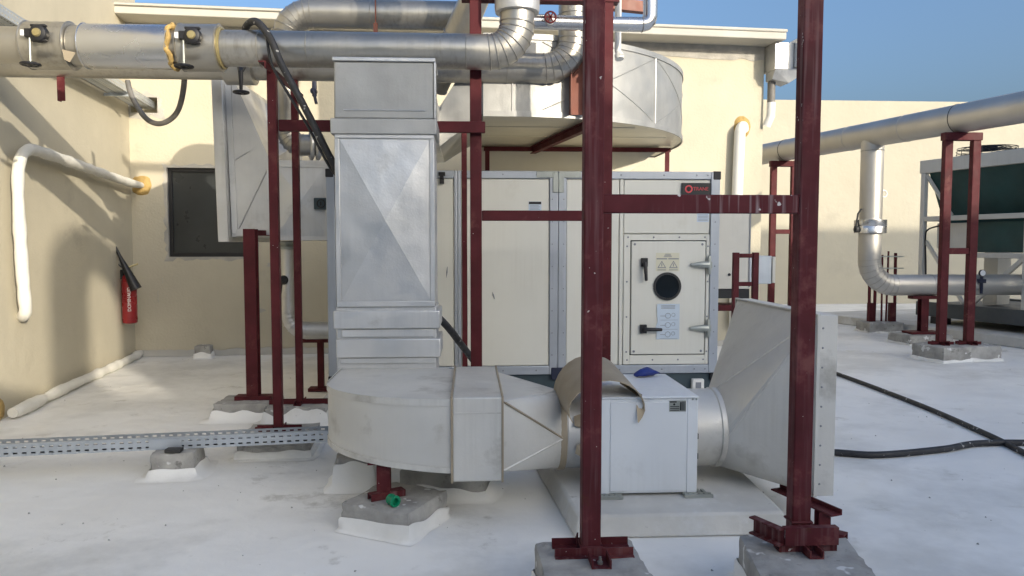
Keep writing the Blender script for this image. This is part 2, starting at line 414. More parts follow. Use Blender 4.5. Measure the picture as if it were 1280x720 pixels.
for ci, (u0, z0) in enumerate(((1.55, 0.62), (1.62, 0.60), (1.75, 1.22))):
    rough_band([(u0, z0)] * 10, [(u0 + 0.05 * math.cos(a) * (1 + 0.5 * math.sin(3 * a + ci)), z0 + 0.03 * math.sin(a)) for a in [2 * math.pi * k / 10 for k in range(10)]], 'chipped_plaster', 'plaster', wo)
# thin crack lines and mortar along the foot of the wall
ft = MB(); t_ = []; b_ = []
for i in range(161):
    u = 8.7 * i / 160; hh = 0.055 + 0.03 * mnoise.noise(V((u * 5, 7, 0))) + 0.015 * mnoise.noise(V((u * 19, 7, 0)))
    t_.append(BP(u, -0.012, hh + 0.03)); b_.append(BP(u, -0.05 - 0.02 * mnoise.noise(V((u * 7, 1, 0))), 0.003))
ft.loft([t_, b_], closed=False)
obj('skirting_mortar', ft, 'cornice', room, sharp=60)

LA = R(7.0); lu = V((math.sin(LA), -math.cos(LA), 0)); ln = V((math.cos(LA), math.sin(LA), 0))
def LP(a, n, z): return CB + lu * a + ln * n + V((0, 0, z))     # a metres from the corner towards the viewer, n metres off the wall
lw = MB()
def lpiece(mb, a0, a1, n0, n1, z0, z1):
    p = [LP(a, n, z) for a in (a0, a1) for n in (n0, n1) for z in (z0, z1)]
    mb.add(p, [(0, 1, 3, 2), (4, 6, 7, 5), (0, 4, 5, 1), (2, 3, 7, 6), (0, 2, 6, 4), (1, 5, 7, 3)])
lpiece(lw, -0.4, 9.0, -0.3, 0.0, 0.0, 6.0)
tag(obj('side_wall', lw, 'wall', org=LP(4, 0, 0)), 'tall cream plastered wall carrying the fire extinguisher', 'wall')

fw = MB().box(3.0, 30.0, 18.0, 18.3, 0, 5.04)
tag(obj('parapet_wall', fw, 'wall_far', org=(12, 18, 0)), 'long plain cream wall beyond the chiller against the sky', 'wall')

# ---- unseen stepped wall, added on the sun's side to shade the floor
SY = -9.0
shade_steps = MB()
for x0, x1, h in ((-30, 8.85, 5.0), (8.85, 10.0, 7.75), (10.0, 16.1, 7.0), (16.1, 22.2, 7.4), (22.2, 45, 10.1)):
    shade_steps.box(x0, x1, SY - 0.4, SY, 0, h)
tag(obj('shade_wall', shade_steps, 'wall_far', org=(10, SY, 0)), 'tall stepped cream wall out of view, added to shade the roof floor', 'wall')
hoop = [V((7.85, SY - 0.2, 5.0)), V((7.85, SY - 0.2, 6.2))] + [V((8.42 - 0.57 * math.cos(math.pi * k / 14), SY - 0.2, 6.3 + 0.57 * math.sin(math.pi * k / 14))) for k in range(15)] + [V((8.99, SY - 0.2, 6.2)), V((8.99, SY - 0.2, 6.0))]  # unseen arch, added to throw a curved shadow onto the side wall
tag(obj('shade_arch', MB().tube(hoop, 0.24, 24), 'wrap', org=(8.4, SY - 0.2, 5.0)), 'fat white arch above the unseen stepped wall, added to cast a curved shadow', 'pipe')

# ================================================================== AIR HANDLING UNIT
FY = 6.6
ap = MB().box(-1.3, 2.32, 6.56, 9.25, 0.002, 0.15)
tag(obj('equipment_plinth', ap, 'plinth', org=(0.5, 7.9, 0), bevel=0.012), 'low white coated plinth beneath the air handling unit', 'plinth')
ahu = thing('air_handling_unit', 'large cream panelled air handling unit with grey frame and round porthole door', 'air handler', (0.5, 7.9, 0.15))
obj('casing', MB().box(-1.22, 2.235, FY + 0.04, 9.15, 0.34, 2.13), 'ahu_panel', ahu, bevel=0.004)
rail = MB()
hx = [-0.9, -0.6, 0.15, 0.28, 0.36, 1.05, 1.2, 1.75]
obj('base_rail', MB().box(-1.24, 2.25, FY + 0.035, 9.15, 0.15, 0.319), 'base_teal', ahu, bevel=0.004)
for x in hx:
    h_ = obj('rail_hole', MB().lathe((x, FY + 0.036, 0.245), (0, -1, 0), [(0.034, 0), (0.034, 0.004), (0.028, 0.004), (0.028, 0.001)], 16), 'black', ahu)
def fbar(x0, x1, z0, z1, name='frame_rail'):
    return obj(name, MB().box(x0, x1, FY, FY + 0.06, z0, z1), 'ahu_frame', ahu, bevel=0.006, seg=2)
mods = ((-1.253, -0.106, 0.075, 0.028), (-0.104, 0.793, 0.028, 0.075), (0.796, 2.265, 0.073, 0.083))
for x0, x1, a, b in mods:
    fbar(x0, x0 + a, 0.322, 2.15, 'frame_post'); fbar(x1 - b, x1, 0.322, 2.15, 'frame_post')
    fbar(x0 + a, x1 - b, 2.082, 2.15); fbar(x0 + a, x1 - b, 0.322, 0.399)
def panel(x0, x1, z0, z1, y=FY + 0.016):
    return obj('panel', MB().box(x0 + 0.004, x1 - 0.004, y, y + 0.03, z0 + 0.004, z1 - 0.004), 'ahu_panel', ahu, bevel=0.005, seg=2)
panel(-1.178, -0.134, 0.399, 2.082)
panel(-0.076, 0.718, 0.399, 2.082)
panel(0.869, 1.350, 0.399, 2.082)
obj('mullion', MB().box(1.352, 1.386, FY + 0.010, FY + 0.045, 0.40, 2.081), 'ahu_panel', ahu, bevel=0.004)
panel(1.388, 2.182, 1.592, 2.082)
df = MB()
for q in ((1.392, 1.452, 0.404, 1.588), (2.150, 2.180, 0.404, 1.588), (1.452, 2.150, 1.534, 1.588), (1.452, 2.150, 0.404, 0.489)):
    df.box(q[0], q[1], FY + 0.010, FY + 0.045, q[2], q[3])
obj('door_frame', df, 'ahu_panel', ahu, bevel=0.003)
obj('door_gasket', MB().box(1.4525, 2.1495, FY + 0.022, FY + 0.042, 0.4895, 1.5335), 'gasket', ahu)
door = obj('door', MB().box(1.461, 2.141, FY + 0.002, FY + 0.03, 0.498, 1.525), 'ahu_panel', ahu, bevel=0.006, seg=2)
obj('porthole_ring', MB().lathe((1.79, FY + 0.003, 1.117), (0, -1, 0), [(0.128, 0), (0.128, 0.012), (0.108, 0.014), (0.108, 0.0)], 32), 'gasket', door)
obj('porthole_glass', MB().lathe((1.79, FY + 0.002, 1.117), (0, -1, 0), [(0.107, 0), (0.107, 0.006)], 32), 'glass_dark', door)
def handle(x, z, dx, dz):
    mb = MB().box(x - 0.03, x + 0.03, FY - 0.028, FY + 0.002, z - 0.04, z + 0.04)
    mb.tube([(x, FY - 0.03, z), (x + dx * 0.25, FY - 0.05, z + dz * 0.25), (x + dx, FY - 0.045, z + dz)], [0.02, 0.018, 0.014], 10)
    obj('handle', mb, 'black', door, bevel=0.004)
handle(1.575, 1.335, 0.012, -0.165); handle(1.572, 0.732, 0.165, -0.004)
for z in (1.312, 0.735):
    hb = MB().box(2.135, 2.20, FY - 0.014, FY + 0.001, z - 0.03, z + 0.03)
    hb.tube([(2.165, FY - 0.016, z), (2.09, FY - 0.024, z + 0.004), (2.0, FY - 0.012, z)], [0.034, 0.028, 0.014], 10)
    hb.lathe((2.172, FY - 0.012, z - 0.085), (0, 0, 1), [(0.016, 0), (0.02, 0.02), (0.018, 0.15), (0.012, 0.17)], 10)
    obj('hinge', hb, 'zinc', door, bevel=0.003)
sg = obj('name_plate', MB().box(1.912, 2.178, FY - 0.004, FY + 0.014, 1.935, 2.05), 'black', ahu, bevel=0.002)
obj('emblem', MB().lathe((1.975, FY - 0.004, 1.995), (0, -1, 0), [(0.035, 0), (0.035, 0.003)], 24), 'print_red', sg)
obj('emblem_mark', MB().lathe((1.975, FY - 0.007, 1.995), (0, -1, 0), [(0.022, 0), (0.022, 0.001), (0.015, 0.001), (0.015, 0)], 20).box(1.970, 1.980, FY - 0.0085, FY - 0.007, 1.972, 2.006), 'black', sg)
text_part('TRANE', 0.044, Matrix.Translation((2.085, FY - 0.006, 1.996)) @ FRONT, 'print_red', sg)
# stickers (flat print)
st = obj('warning_sticker', MB().box(1.684, 1.899, FY - 0.0005, FY + 0.002, 1.255, 1.421), 'sticker_cream', door)
tr = MB()
for cx in (1.738, 1.845):
    for dr, s_ in ((0, 1), ):
        o_ = [(cx - 0.04, 1.285), (cx + 0.04, 1.285), (cx, 1.35)]; i_ = [(cx - 0.028, 1.292), (cx + 0.028, 1.292), (cx, 1.338)]
        tr.loft([[V((x, FY - 0.0015, z)) for x, z in o_], [V((x, FY - 0.0015, z)) for x, z in i_]], caps=False)
    tr.box(cx - 0.004, cx + 0.004, FY - 0.002, FY - 0.0012, 1.298, 1.325)
    tr.box(cx - 0.048, cx + 0.048, FY - 0.002, FY - 0.0008, 1.362, 1.372)
    for k in range(2): tr.box(cx - 0.04, cx + 0.04, FY - 0.002, FY - 0.0012, 1.263 + k * 0.009, 1.267 + k * 0.009)
for k in range(4): tr.box(1.755 + 0.004 * k, 1.83 - 0.004 * k, FY - 0.002, FY - 0.0008, 1.384 + k * 0.008, 1.388 + k * 0.008)
obj('warning_symbols', tr, 'print_grey', st, smooth=False)
sh = MB(); rnd = random.Random(3); cols_ = 6; rows = 10; g = []
for j in range(rows + 1):
    row = []
    for i in range(cols_ + 1):
        x = 1.689 + 0.218 * i / cols_; z = 0.634 + 0.323 * j / rows
        if i == 0: x += rnd.uniform(0, 0.016) + (0.03 if j < 4 else 0) * 0
        y = FY - 0.001 - (0.006 * rnd.random() if i == 0 else 0)
        row.append(V((x, y, z)))
    g.append(row)
sh.loft(g, closed=False)
sheet = obj('instruction_sheet', sh, 'sticker_blue', door, sharp=60)
pr = MB(); rnd = random.Random(4)
for k in range(3): pr.box(1.735, 1.865, FY - 0.0035, FY - 0.0025, 0.94 - k * 0.012, 0.944 - k * 0.012)
for k in range(3):
    zc = 0.85 - k * 0.085
    pr.ring((1.80, FY - 0.003, zc), (0, 1, 0), 0.024, 0.0016, 18, 4); pr.ring((1.85, FY - 0.003, zc + 0.008), (0, 1, 0), 0.016, 0.0014, 14, 4)
    pr.box(1.73, 1.775, FY - 0.0035, FY - 0.0025, zc - 0.004, zc); pr.box(1.73, 1.89, FY - 0.0035, FY - 0.0025, zc - 0.04, zc - 0.038)
obj('diagram_print', pr, 'print_grey', sheet, smooth=False)
s2 = obj('data_sticker', MB().box(0.53, 0.645, FY + 0.0135, FY + 0.0165, 1.80, 1.88), 'sticker_blue', ahu)
obj('sticker_heading', MB().box(0.532, 0.643, FY + 0.012, FY + 0.0138, 1.855, 1.878), 'black', s2)
ln2 = MB()
for k in range(4): ln2.box(0.54, 0.63 - 0.01 * (k % 2), FY + 0.012, FY + 0.0138, 1.808 + k * 0.011, 1.812 + k * 0.011)
obj('sticker_lines', ln2, 'print_grey', s2)
s3 = obj('data_sticker', MB().box(2.06, 2.17, FY + 0.0135, FY + 0.0165, 1.70, 1.78), 'sticker_blue', ahu)
ln3 = MB()
for k in range(5): ln3.box(2.07, 2.16, FY + 0.012, FY + 0.0138, 1.71 + k * 0.013, 1.714 + k * 0.013)
obj('sticker_lines', ln3, 'print_grey', s3)
for x, z in ((-1.253, 2.085), (-1.253, 0.25), (2.205, 2.08), (2.205, 0.25)):
    obj('corner_cap', MB().box(x - 0.004, x + 0.066, FY - 0.006, FY + 0.05, z, z + 0.075), 'black', ahu, bevel=0.006)
obj('corner_cap', MB().box(0.735, 0.85, FY - 0.008, FY + 0.05, 0.275, 0.385), 'navy', ahu, bevel=0.006)
jb = MB().box(0.60, 0.79, FY - 0.006, FY + 0.001, 2.09, 2.148).box(0.80, 1.0, FY - 0.006, FY + 0.001, 2.09, 2.148).box(0.745, 0.795, FY - 0.012, FY - 0.001, 1.96, 2.135).box(0.797, 0.845, FY - 0.010, FY - 0.001, 1.96, 2.135)
obj('joint_bracket', jb, 'zinc', ahu, bevel=0.003)
sb = MB()
for x in [-0.02, 0.3, 0.6, 0.95, 1.25, 1.36, 1.75, 2.05, 2.15]:
    for z in (2.118, 0.36): sb.lathe((x, FY + 0.001, z), (0, -1, 0), [(0.008, 0), (0.006, 0.005)], 8)
for z in [0.5 + 0.2 * k for k in range(8)]:
    for x in (0.742, 0.845, 2.225): sb.lathe((x, FY + 0.001, z), (0, -1, 0), [(0.007, 0), (0.005, 0.005)], 8)
for k in range(4):
    for z in (1.562, 0.446): sb.lathe((1.43 + 0.235 * k, FY + 0.011, z), (0, -1, 0), [(0.009, 0), (0.007, 0.006)], 8)
    for x in (1.422, 2.165): sb.lathe((x, FY + 0.011, 0.52 + 0.32 * k), (0, -1, 0), [(0.009, 0), (0.007, 0.006)], 8)
for x in (1.49, 2.11):
    for z in (0.525, 1.498): sb.lathe((x, FY + 0.003, z), (0, -1, 0), [(0.012, 0), (0.009, 0.006)], 8)
obj('screw_heads', sb, 'print_grey', ahu, kind='stuff')
lt = MB().box(-0.27, -0.21, FY - 0.01, FY + 0.001, 2.10, 2.135).lathe((-0.24, FY, 2.09), (0, -1, 0), [(0.018, 0), (0.018, 0.02)], 10).box(-0.26, -0.22, FY - 0.012, FY, 2.03, 2.08)
obj('latch', lt, 'black', ahu, bevel=0.003)
sk = MB().box(2.03, 2.14, FY - 0.02, FY + 0.034, 0.155, 0.268)
so = obj('socket_box', sk, 'pvc', ahu, bevel=0.008, seg=2)
obj('socket_face', MB().box(2.06, 2.11, FY - 0.024, FY - 0.018, 0.18, 0.24), 'print_grey', so)
# scratches on the panels
scm = MB()
for x, z, l, a in ((0.215, 1.04, 0.07, -70), (-0.2, 1.25, 0.1, 85)):
    dx, dz = math.cos(R(a)) * l / 2, math.sin(R(a)) * l / 2
    scm.tube([(x - dx, FY + 0.014, z - dz), (x, FY + 0.0135, z), (x + dx, FY + 0.014, z + dz)], [0.001, 0.007, 0.002], 5)
obj('scuff', scm, 'print_grey', ahu)

# ---- rounded plenum above the unit, with hopper down to it
pl = thing('rounded_duct', 'broad flat metal clad duct with rounded end above the air handling unit', 'duct', (1.2, 7.7, 2.58))
ZB, ZT = 2.585, 3.25
ARC_C = V((0.35, 8.25, 0)); AR = 1.95
outline = [V((0.12, 9.15, 0)), V((0.12, 6.3, 0))] + [ARC_C + V((math.sin(t) * AR, -math.cos(t) * AR, 0)) for t in [R(90 * i / 36) for i in range(37)]] + [V((2.3, 9.15, 0))]
up = lambda p, z: V((p.x, p.y, z))
obj('side_wall', MB().loft([[up(p, ZB) for p in outline], [up(p, ZT) for p in outline]], caps=False), 'galv_aged', pl, sharp=25)
obj('underside', MB().add([up(p, ZB + 0.001) for p in outline], [tuple(range(len(outline)))]), 'foil_under', pl)
obj('top_cover', MB().add([up(p, ZT - 0.001) for p in outline], [tuple(range(len(outline)))]), 'galv', pl)
def offs(p, d):
    if p.x <= 0.1201 and p.y > 6.31: n_ = V((-1, 0, 0))
    elif p.x < 0.36 and p.y < 6.31: n_ = V((0, -1, 0))
    elif p.y >= 8.25: n_ = V((1, 0, 0))
    else: n_ = (V((p.x, p.y, 0)) - ARC_C).normalized()
    return V((p.x, p.y, 0)) + n_ * d
for z0, z1 in ((ZB - 0.012, ZB + 0.035), (ZT - 0.035, ZT + 0.012)):
    obj('rim', MB().loft([[up(offs(p, 0.0), z0) for p in outline], [up(offs(p, 0.012), z0) for p in outline], [up(offs(p, 0.012), z1) for p in outline], [up(offs(p, 0.0), z1) for p in outline]], caps=False, closed=True), 'galv_aged', pl, sharp=30)
for t0, t1 in ((8, 44), (46, 84)):
    for za, zb in ((ZB + 0.05, ZT - 0.05), (ZT - 0.05, ZB + 0.05)):
        pts = [up(ARC_C + V((math.sin(R(t)), -math.cos(R(t)), 0)) * (AR + 0.0015), za + (zb - za) * (t - t0) / (t1 - t0)) for t in [t0 + (t1 - t0) * i / 12 for i in range(13)]]
        obj('crease', MB().tube(pts, 0.004, 5), 'galv_aged', pl)
for t in (0.5, 45, 88):
    c = ARC_C + V((math.sin(R(t)), -math.cos(R(t)), 0)) * (AR + 0.003)
    obj('standing_seam', MB().tube([up(c, ZB + 0.035), up(c, ZT - 0.035)], 0.007, 6), 'galv', pl)
for y in (6.9, 7.5):
    obj('seam', MB().tube([(0.14, y, ZB - 0.001), (2.0 if y > 7 else 1.55, y, ZB - 0.001)], 0.006, 5), 'foil_under', pl)
def q_rect(x0, x1, y0, y1, z): return [V((x0, y0, z)), V((x1, y0, z)), V((x1, y1, z)), V((x0, y1, z))]
obj('hopper', MB().loft([q_rect(0.1, 1.55, 8.32, 9.1, 2.13), q_rect(0.1, 2.15, 8.28, 9.13, ZB - 0.014)]), 'foil_under', pl)

# ---- steel carrying the plenum: posts on the unit, rail, longitudinal beam
pf = thing('plenum_support_frame', 'red oxide steel frame carrying the rounded duct above the unit', 'steel frame', (1.2, 8.2, 2.15))
obj('rail', MB().beam((0.16, 8.2, 2.545), (2.24, 8.2, 2.545), rect(0.045, 0.045)), 'red', pf)
for x in (0.2, 2.2): obj('post', MB().beam((x, 8.2, 2.15), (x, 8.2, 2.52), angle(0.05, 0.05)), 'red', pf)
obj('longitudinal_beam', MB().beam((0.70, 8.17, 2.53), (1.05, 6.38, 2.53), ibeam(0.06, 0.08)), 'red', pf)

# ================================================================== FRONT DUCT: riser, elbow, sleeve, transition
DY = 4.75
rs = thing('supply_duct', 'grey sheet metal duct riser with crossed panel and curved lower elbow', 'duct', (-0.53, 4.9, 0.3))
X0, X1 = -0.845, -0.215
def sec(x0, x1, y0, y1, z0, z1, name, m='galv', bev=0.006): return obj(name, MB().box(x0, x1, y0, y1, z0, z1), m, rs, bevel=bev, seg=2)
sec(X0 - 0.005, X1 + 0.002, DY + 0.012, DY + 0.385, 0.33, 1.10, 'lower_casing')
sec(X0, X1 - 0.005, DY + 0.010, DY + 0.38, 1.10, 2.19, 'riser_casing')
pan = MB().pyr((X0 + 0.03, DY + 0.009, 1.135), (X1 - 0.03, DY + 0.009, 1.135), (X1 - 0.03, DY + 0.009, 2.165), (X0 + 0.03, DY + 0.009, 2.165), 0.034)
obj('cross_broken_panel', pan, 'galv', rs, smooth=False)
for z0, z1, nm in ((2.165, 2.19, 'edge_strip'), (1.10, 1.135, 'edge_strip')): sec(X0 + 0.001, X1 - 0.006, DY - 0.004, DY + 0.0095, z0, z1, nm, bev=0.003)
for x0, x1 in ((X0, X0 + 0.03), (X1 - 0.035, X1 - 0.005)): sec(x0 + 0.0005, x1 - 0.0005, DY - 0.003, DY + 0.0095, 1.136, 2.164, 'edge_strip', bev=0.003)
sec(X0 - 0.022, X1 + 0.012, DY - 0.016, DY + 0.40, 2.19, 2.287, 'collar', 'galv_aged')
# upper elbow: slopes a little forward, then runs back under the pipes
ue = MB().loft([[V((X0, DY, 2.287)), V((X1, DY, 2.287)), V((X1, DY + 0.37, 2.287)), V((X0, DY + 0.37, 2.287))],
                [V((X0 + 0.005, DY - 0.01, 2.64)), V((X1 - 0.004, DY - 0.01, 2.64)), V((X1 - 0.004, DY + 0.37, 2.64)), V((X0 + 0.005, DY + 0.37, 2.64))]])
obj('upper_elbow', ue, 'galv_aged', rs, bevel=0.01, seg=2)
sec(X0 - 0.004, X1 + 0.006, DY - 0.022, DY + 0.36, 2.64, 2.664, 'top_lip', bev=0.004)
sec(X1 - 0.004, X1 + 0.008, DY - 0.02, DY + 0.02, 2.288, 2.639, 'corner_lip', bev=0.003)
obj('drip_seam', MB().tube([(X0 + 0.06, DY - 0.004, 2.34), (X1 - 0.06, DY - 0.004, 2.34)], 0.004, 5), 'galv', rs)
sec(X0 + 0.03, X1 - 0.03, DY + 0.371, 6.35, 2.32, 2.62, 'return_run')
tr_ = MB().loft([[V((-0.245, 6.352, 2.33)), V((-0.245, 7.6, 2.33)), V((-0.245, 7.6, 2.66)), V((-0.245, 6.352, 2.66))],
                 [V((0.118, 6.33, 2.60)), V((0.118, 7.9, 2.60)), V((0.118, 7.9, 3.22)), V((0.118, 6.33, 3.22))]])
sec(-0.86, -0.246, 6.351, 7.6, 2.325, 2.665, 'return_box')
obj('return_transition', tr_, 'galv_aged', rs, smooth=False)
# collars below the crossed panel
sec(X0 - 0.02, X1 + 0.024, DY - 0.016, DY + 0.40, 0.96, 1.075, 'collar')
sec(X0 + 0.03, X1 - 0.012, DY - 0.004, DY + 0.0118, 0.905, 0.955, 'flange_strip', bev=0.004)
sec(X0 - 0.004, X1 + 0.028, DY - 0.022, DY + 0.40, 0.775, 0.895, 'collar')
sec(X0 + 0.02, X1 + 0.0, DY - 0.006, DY + 0.0118, 0.735, 0.772, 'flange_strip', bev=0.004)
# horizontal elbow: out of the riser and round to the right
EC = V((-0.12, 4.33, 0)); ea, eb = 0.70, 0.56
el_out = [V((EC.x - ea, DY + 0.01, 0))] + [V((EC.x - ea * math.cos(R(90 * i / 30)), EC.y - eb * math.sin(R(90 * i / 30)), 0)) for i in range(31)] + [V((-0.092, EC.y - eb, 0))]
el_in = [V((-0.092, 4.70, 0)), V((-0.16, DY + 0.01, 0))]
ring_ = el_out + el_in
ZE0, ZE1 = 0.325, 0.70
zb_ = lambda p: ZE0 + 0.05 * max(0.0, min(1.0, (-0.12 - p.x) / 0.7))
obj('elbow', MB().loft([[up(p, zb_(p)) for p in ring_], [up(p, ZE1) for p in ring_]]), 'galv_dusty', rs, sharp=28)
def edge_off(pts, d):
    return [V((EC.x + (p.x - EC.x) * (1 + d / ea), EC.y + (p.y - EC.y) * (1 + d / eb) if p.y < EC.y else p.y, 0)) for p in pts]
eo = edge_off(el_out, 0.006)
obj('heel_seam', MB().loft([[up(p, ZE1 - 0.03) for p in el_out], [up(p, ZE1 - 0.03) for p in eo], [up(p, ZE1 + 0.006) for p in eo], [up(p, ZE1 + 0.006) for p in el_out]], caps=False, closed=False), 'galv_dusty', rs)
obj('heel_seam', MB().loft([[up(p, zb_(p) + 0.025) for p in el_out], [up(p, zb_(p) + 0.025) for p in eo], [up(p, zb_(p) - 0.006) for p in eo], [up(p, zb_(p) - 0.006) for p in el_out]], caps=False, closed=False), 'galv_dusty', rs)
obj('sleeve', MB().box(-0.09, 0.172, 3.755, 4.72, 0.275, 0.715), 'galv_dusty', rs, bevel=0.008, seg=2)
for x in (-0.093, 0.168): obj('sealant_line', MB().box(x - 0.006, x + 0.006, 3.749, 4.725, 0.27, 0.72), 'tan_metal', rs, bevel=0.003)
obj('sleeve_crease', MB().box(-0.08, 0.16, 3.751, 3.757, 0.63, 0.637), 'galv_dusty', rs)
FC = V((0, 4.255, 0.42)); FR = 0.225
def sq2round(mb, xr, rect_pts, xc, n=32):
    # rect_pts: (y0,y1,z0,z1); corners and quarter arcs
    y0, y1, z0, z1 = rect_pts
    cor = [V((xr, y0, z1)), V((xr, y1, z1)), V((xr, y1, z0)), V((xr, y0, z0))]
    ang = [180, 90, 0, -90]     # cardinal start for each corner (front, top, back, bottom)
    base = len(mb.v); mb.v += cor
    cir = []
    for i in range(n):
        a = R(180 - 360 * i / n); cir.append(len(mb.v)); mb.v.append(V((xc, FC.y + FR * math.cos(a), FC.z + FR * math.sin(a))))
    q = n // 4
    for k in range(4):
        for i in range(q):
            mb.f.append((base + k, cir[(k * q + i) % n], cir[(k * q + i + 1) % n]))
        mb.f.append((base + k, cir[((k + 1) * q) % n], base + (k + 1) % 4))
    return mb
obj('transition', sq2round(MB(), 0.1725, (3.79, 4.69, 0.315, 0.685), 0.52), 'galv_dusty', rs, sharp=14)
for p0, p1 in (((0.175, 3.788, 0.684), (0.52, 4.03, 0.42)), ((0.175, 3.788, 0.684), (0.52, 4.255, 0.645)), ((0.175, 3.788, 0.32), (0.52, 4.03, 0.42))):
    obj('fold_seam', MB().tube([p0, p1], 0.006, 5), 'tan_metal' if p1[2] == 0.42 and p0[2] > 0.5 else 'galv_dusty', rs)
spg = MB().lathe((0.515, FC.y, FC.z), (1, 0, 0), [(FR, 0), (FR + 0.006, 0.01), (FR + 0.006, 0.03), (FR, 0.035), (FR, 0.22)], 40)
obj('round_spigot', spg, 'galv', rs)
obj('tape_band', MB().lathe((0.50, FC.y, FC.z), (1, 0, 0), [(FR + 0.001, 0), (FR + 0.010, 0.006), (FR + 0.010, 0.04), (FR + 0.001, 0.046)], 40), 'tan_metal', rs)
# torn foil scraps on the spigot
for yy, zz, s_, r_ in ((4.045, 0.52, 1, 20), (4.03, 0.36, 0.9, 80)):
    mb = MB(); c = V((0.63, yy, zz))
    pts = [V((0.06 * math.cos(R(r_ + a)), -0.012 - 0.02 * (i % 2), 0.05 * math.sin(R(r_ + a)))) * s_ + c for i, a in enumerate((0, 60, 130, 190, 250, 310))]
    mb.add(pts + [p + V((0, 0.004, 0)) for p in pts], [tuple(range(6)), tuple(range(11, 5, -1))] + [(i, (i + 1) % 6, 6 + (i + 1) % 6, 6 + i) for i in range(6)])
    obj('torn_foil', mb, 'tan_metal', rs, smooth=False)

# ================================================================== FAN BOX, HOOD, COVER
pb = MB()
pb.loft([[V((0.53, 3.645, 0.002)), V((1.66, 3.64, 0.002)), V((1.72, 4.95, 0.002)), V((0.42, 4.95, 0.002))],
         [V((0.55, 3.66, 0.12)), V((1.62, 3.66, 0.12)), V((1.68, 4.93, 0.12)), V((0.47, 4.93, 0.12))]])
tag(obj('fan_plinth', pb, 'plinth', org=(1.1, 4.3, 0), bevel=0.015, seg=2), 'low rough concrete plinth with sloped white sides under the fan box', 'plinth')
fb = thing('fan_box', 'white painted square cabinet fan with data plate beside the steel post', 'fan', (0.98, 4.28, 0.12))
BX0, BX1, BY0, BY1, BZ0, BZ1 = 0.712, 1.246, 3.93, 4.62, 0.135, 0.672
obj('body', MB().box(BX0, BX1, BY0 + 0.004, BY1, BZ0, BZ1 - 0.012), 'white_box', fb, bevel=0.006, seg=2)
obj('front_panel', MB().box(BX0 + 0.05, BX1 - 0.062, BY0 - 0.001, BY0 + 0.006, BZ0 + 0.012, BZ1 - 0.03), 'white_box', fb, bevel=0.004, seg=2)
for x0, x1 in ((BX0, BX0 + 0.047), (BX1 - 0.059, BX1)): obj('corner_strip', MB().box(x0, x1, BY0, BY0 + 0.03, BZ0 + 0.001, BZ1 - 0.013), 'white_box', fb, bevel=0.003)
obj('lid', MB().box(BX0 - 0.004, BX1 + 0.004, BY0 - 0.006, BY1 + 0.004, BZ1 - 0.012, BZ1), 'white_box', fb, bevel=0.004)
dp = obj('data_plate', MB().box(1.085, 1.178, BY0 - 0.003, BY0 - 0.0005, 0.588, 0.648), 'zinc', fb)
dl = MB().box(1.088, 1.125, BY0 - 0.0045, BY0 - 0.003, 0.638, 0.645).lathe((1.112, BY0 - 0.003, 0.628), (0, -1, 0), [(0.006, 0), (0.006, 0.001)], 10)
for k in range(3):
    dl.box(1.09, 1.14, BY0 - 0.0045, BY0 - 0.003, 0.594 + k * 0.01, 0.598 + k * 0.01); dl.box(1.145, 1.152, BY0 - 0.0045, BY0 - 0.003, 0.594, 0.64)
    dl.box(1.156 + k * 0.007, 1.159 + k * 0.007, BY0 - 0.0045, BY0 - 0.003, 0.594, 0.642)
obj('plate_print', dl, 'black', dp, smooth=False)
for x in (BX0 + 0.02, BX1 - 0.02):
    ftm = MB()
    for i in range(5): ftm.box(x - 0.055 + i * 0.028, x - 0.038 + i * 0.028, BY0 - 0.04, BY0 + 0.06, 0.121, 0.136)
    ftm.box(x - 0.06, x + 0.095, BY0 - 0.05, BY0 - 0.035, 0.121, 0.139).box(x - 0.06, x + 0.095, BY0 - 0.015, BY0, 0.121, 0.137)
    obj('foot_bracket', ftm, 'zinc', fb)
for z in (0.43, 0.32): obj('side_latch', MB().box(BX1, BX1 + 0.008, BY0 + 0.01, BY0 + 0.03, z, z + 0.03), 'gasket', fb)
obj('lid_screw', MB().lathe((1.215, BY0 - 0.004, 0.655), (0, -1, 0), [(0.006, 0), (0.004, 0.004)], 8).lathe((1.235, BY0 - 0.004, 0.655), (0, -1, 0), [(0.006, 0), (0.004, 0.004)], 8), 'zinc', fb)

hd = thing('intake_hood', 'grey flared square hood on the round outlet of the fan box', 'duct hood', (1.7, 4.4, 0.14))
obj('round_spigot', MB().lathe((1.25, FC.y, FC.z), (1, 0, 0), [(FR, 0.0), (FR, 0.17), (FR + 0.008, 0.175), (FR + 0.008, 0.2), (FR, 0.205)], 40), 'galv_dusty', hd)
HX = 1.85; HR = (3.8, 5.0, 0.155, 1.118)
obj('flare', sq2round(MB(), HX, HR, 1.45), 'galv_dusty', hd, sharp=12)
cl = MB(); y0, y1, z0, z1 = HR; t = 0.01
o_ = lambda x, d: [V((x, y0 + d, z1 - d)), V((x, y1 - d, z1 - d)), V((x, y1 - d, z0 + d)), V((x, y0 + d, z0 + d))]
cl.loft([o_(HX - 0.001, -0.006), o_(HX + 0.10, -0.006), o_(HX + 0.10, 0.012), o_(HX, 0.012)], caps=False)
obj('mouth_collar', cl, 'galv_dusty', hd, bevel=0.003)
obj('collar_lip', MB().loft([o_(HX - 0.012, -0.001), o_(HX - 0.012, -0.011), o_(HX + 0.004, -0.011), o_(HX + 0.004, -0.001)], caps=False), 'galv_dusty', hd)
rv = MB()
for k in range(9): rv.lathe((HX + 0.02, y0 - 0.006, z0 + 0.06 + k * 0.105), (0, -1, 0), [(0.006, 0), (0.004, 0.004)], 8)
obj('rivets', rv, 'print_grey', hd, kind='stuff')
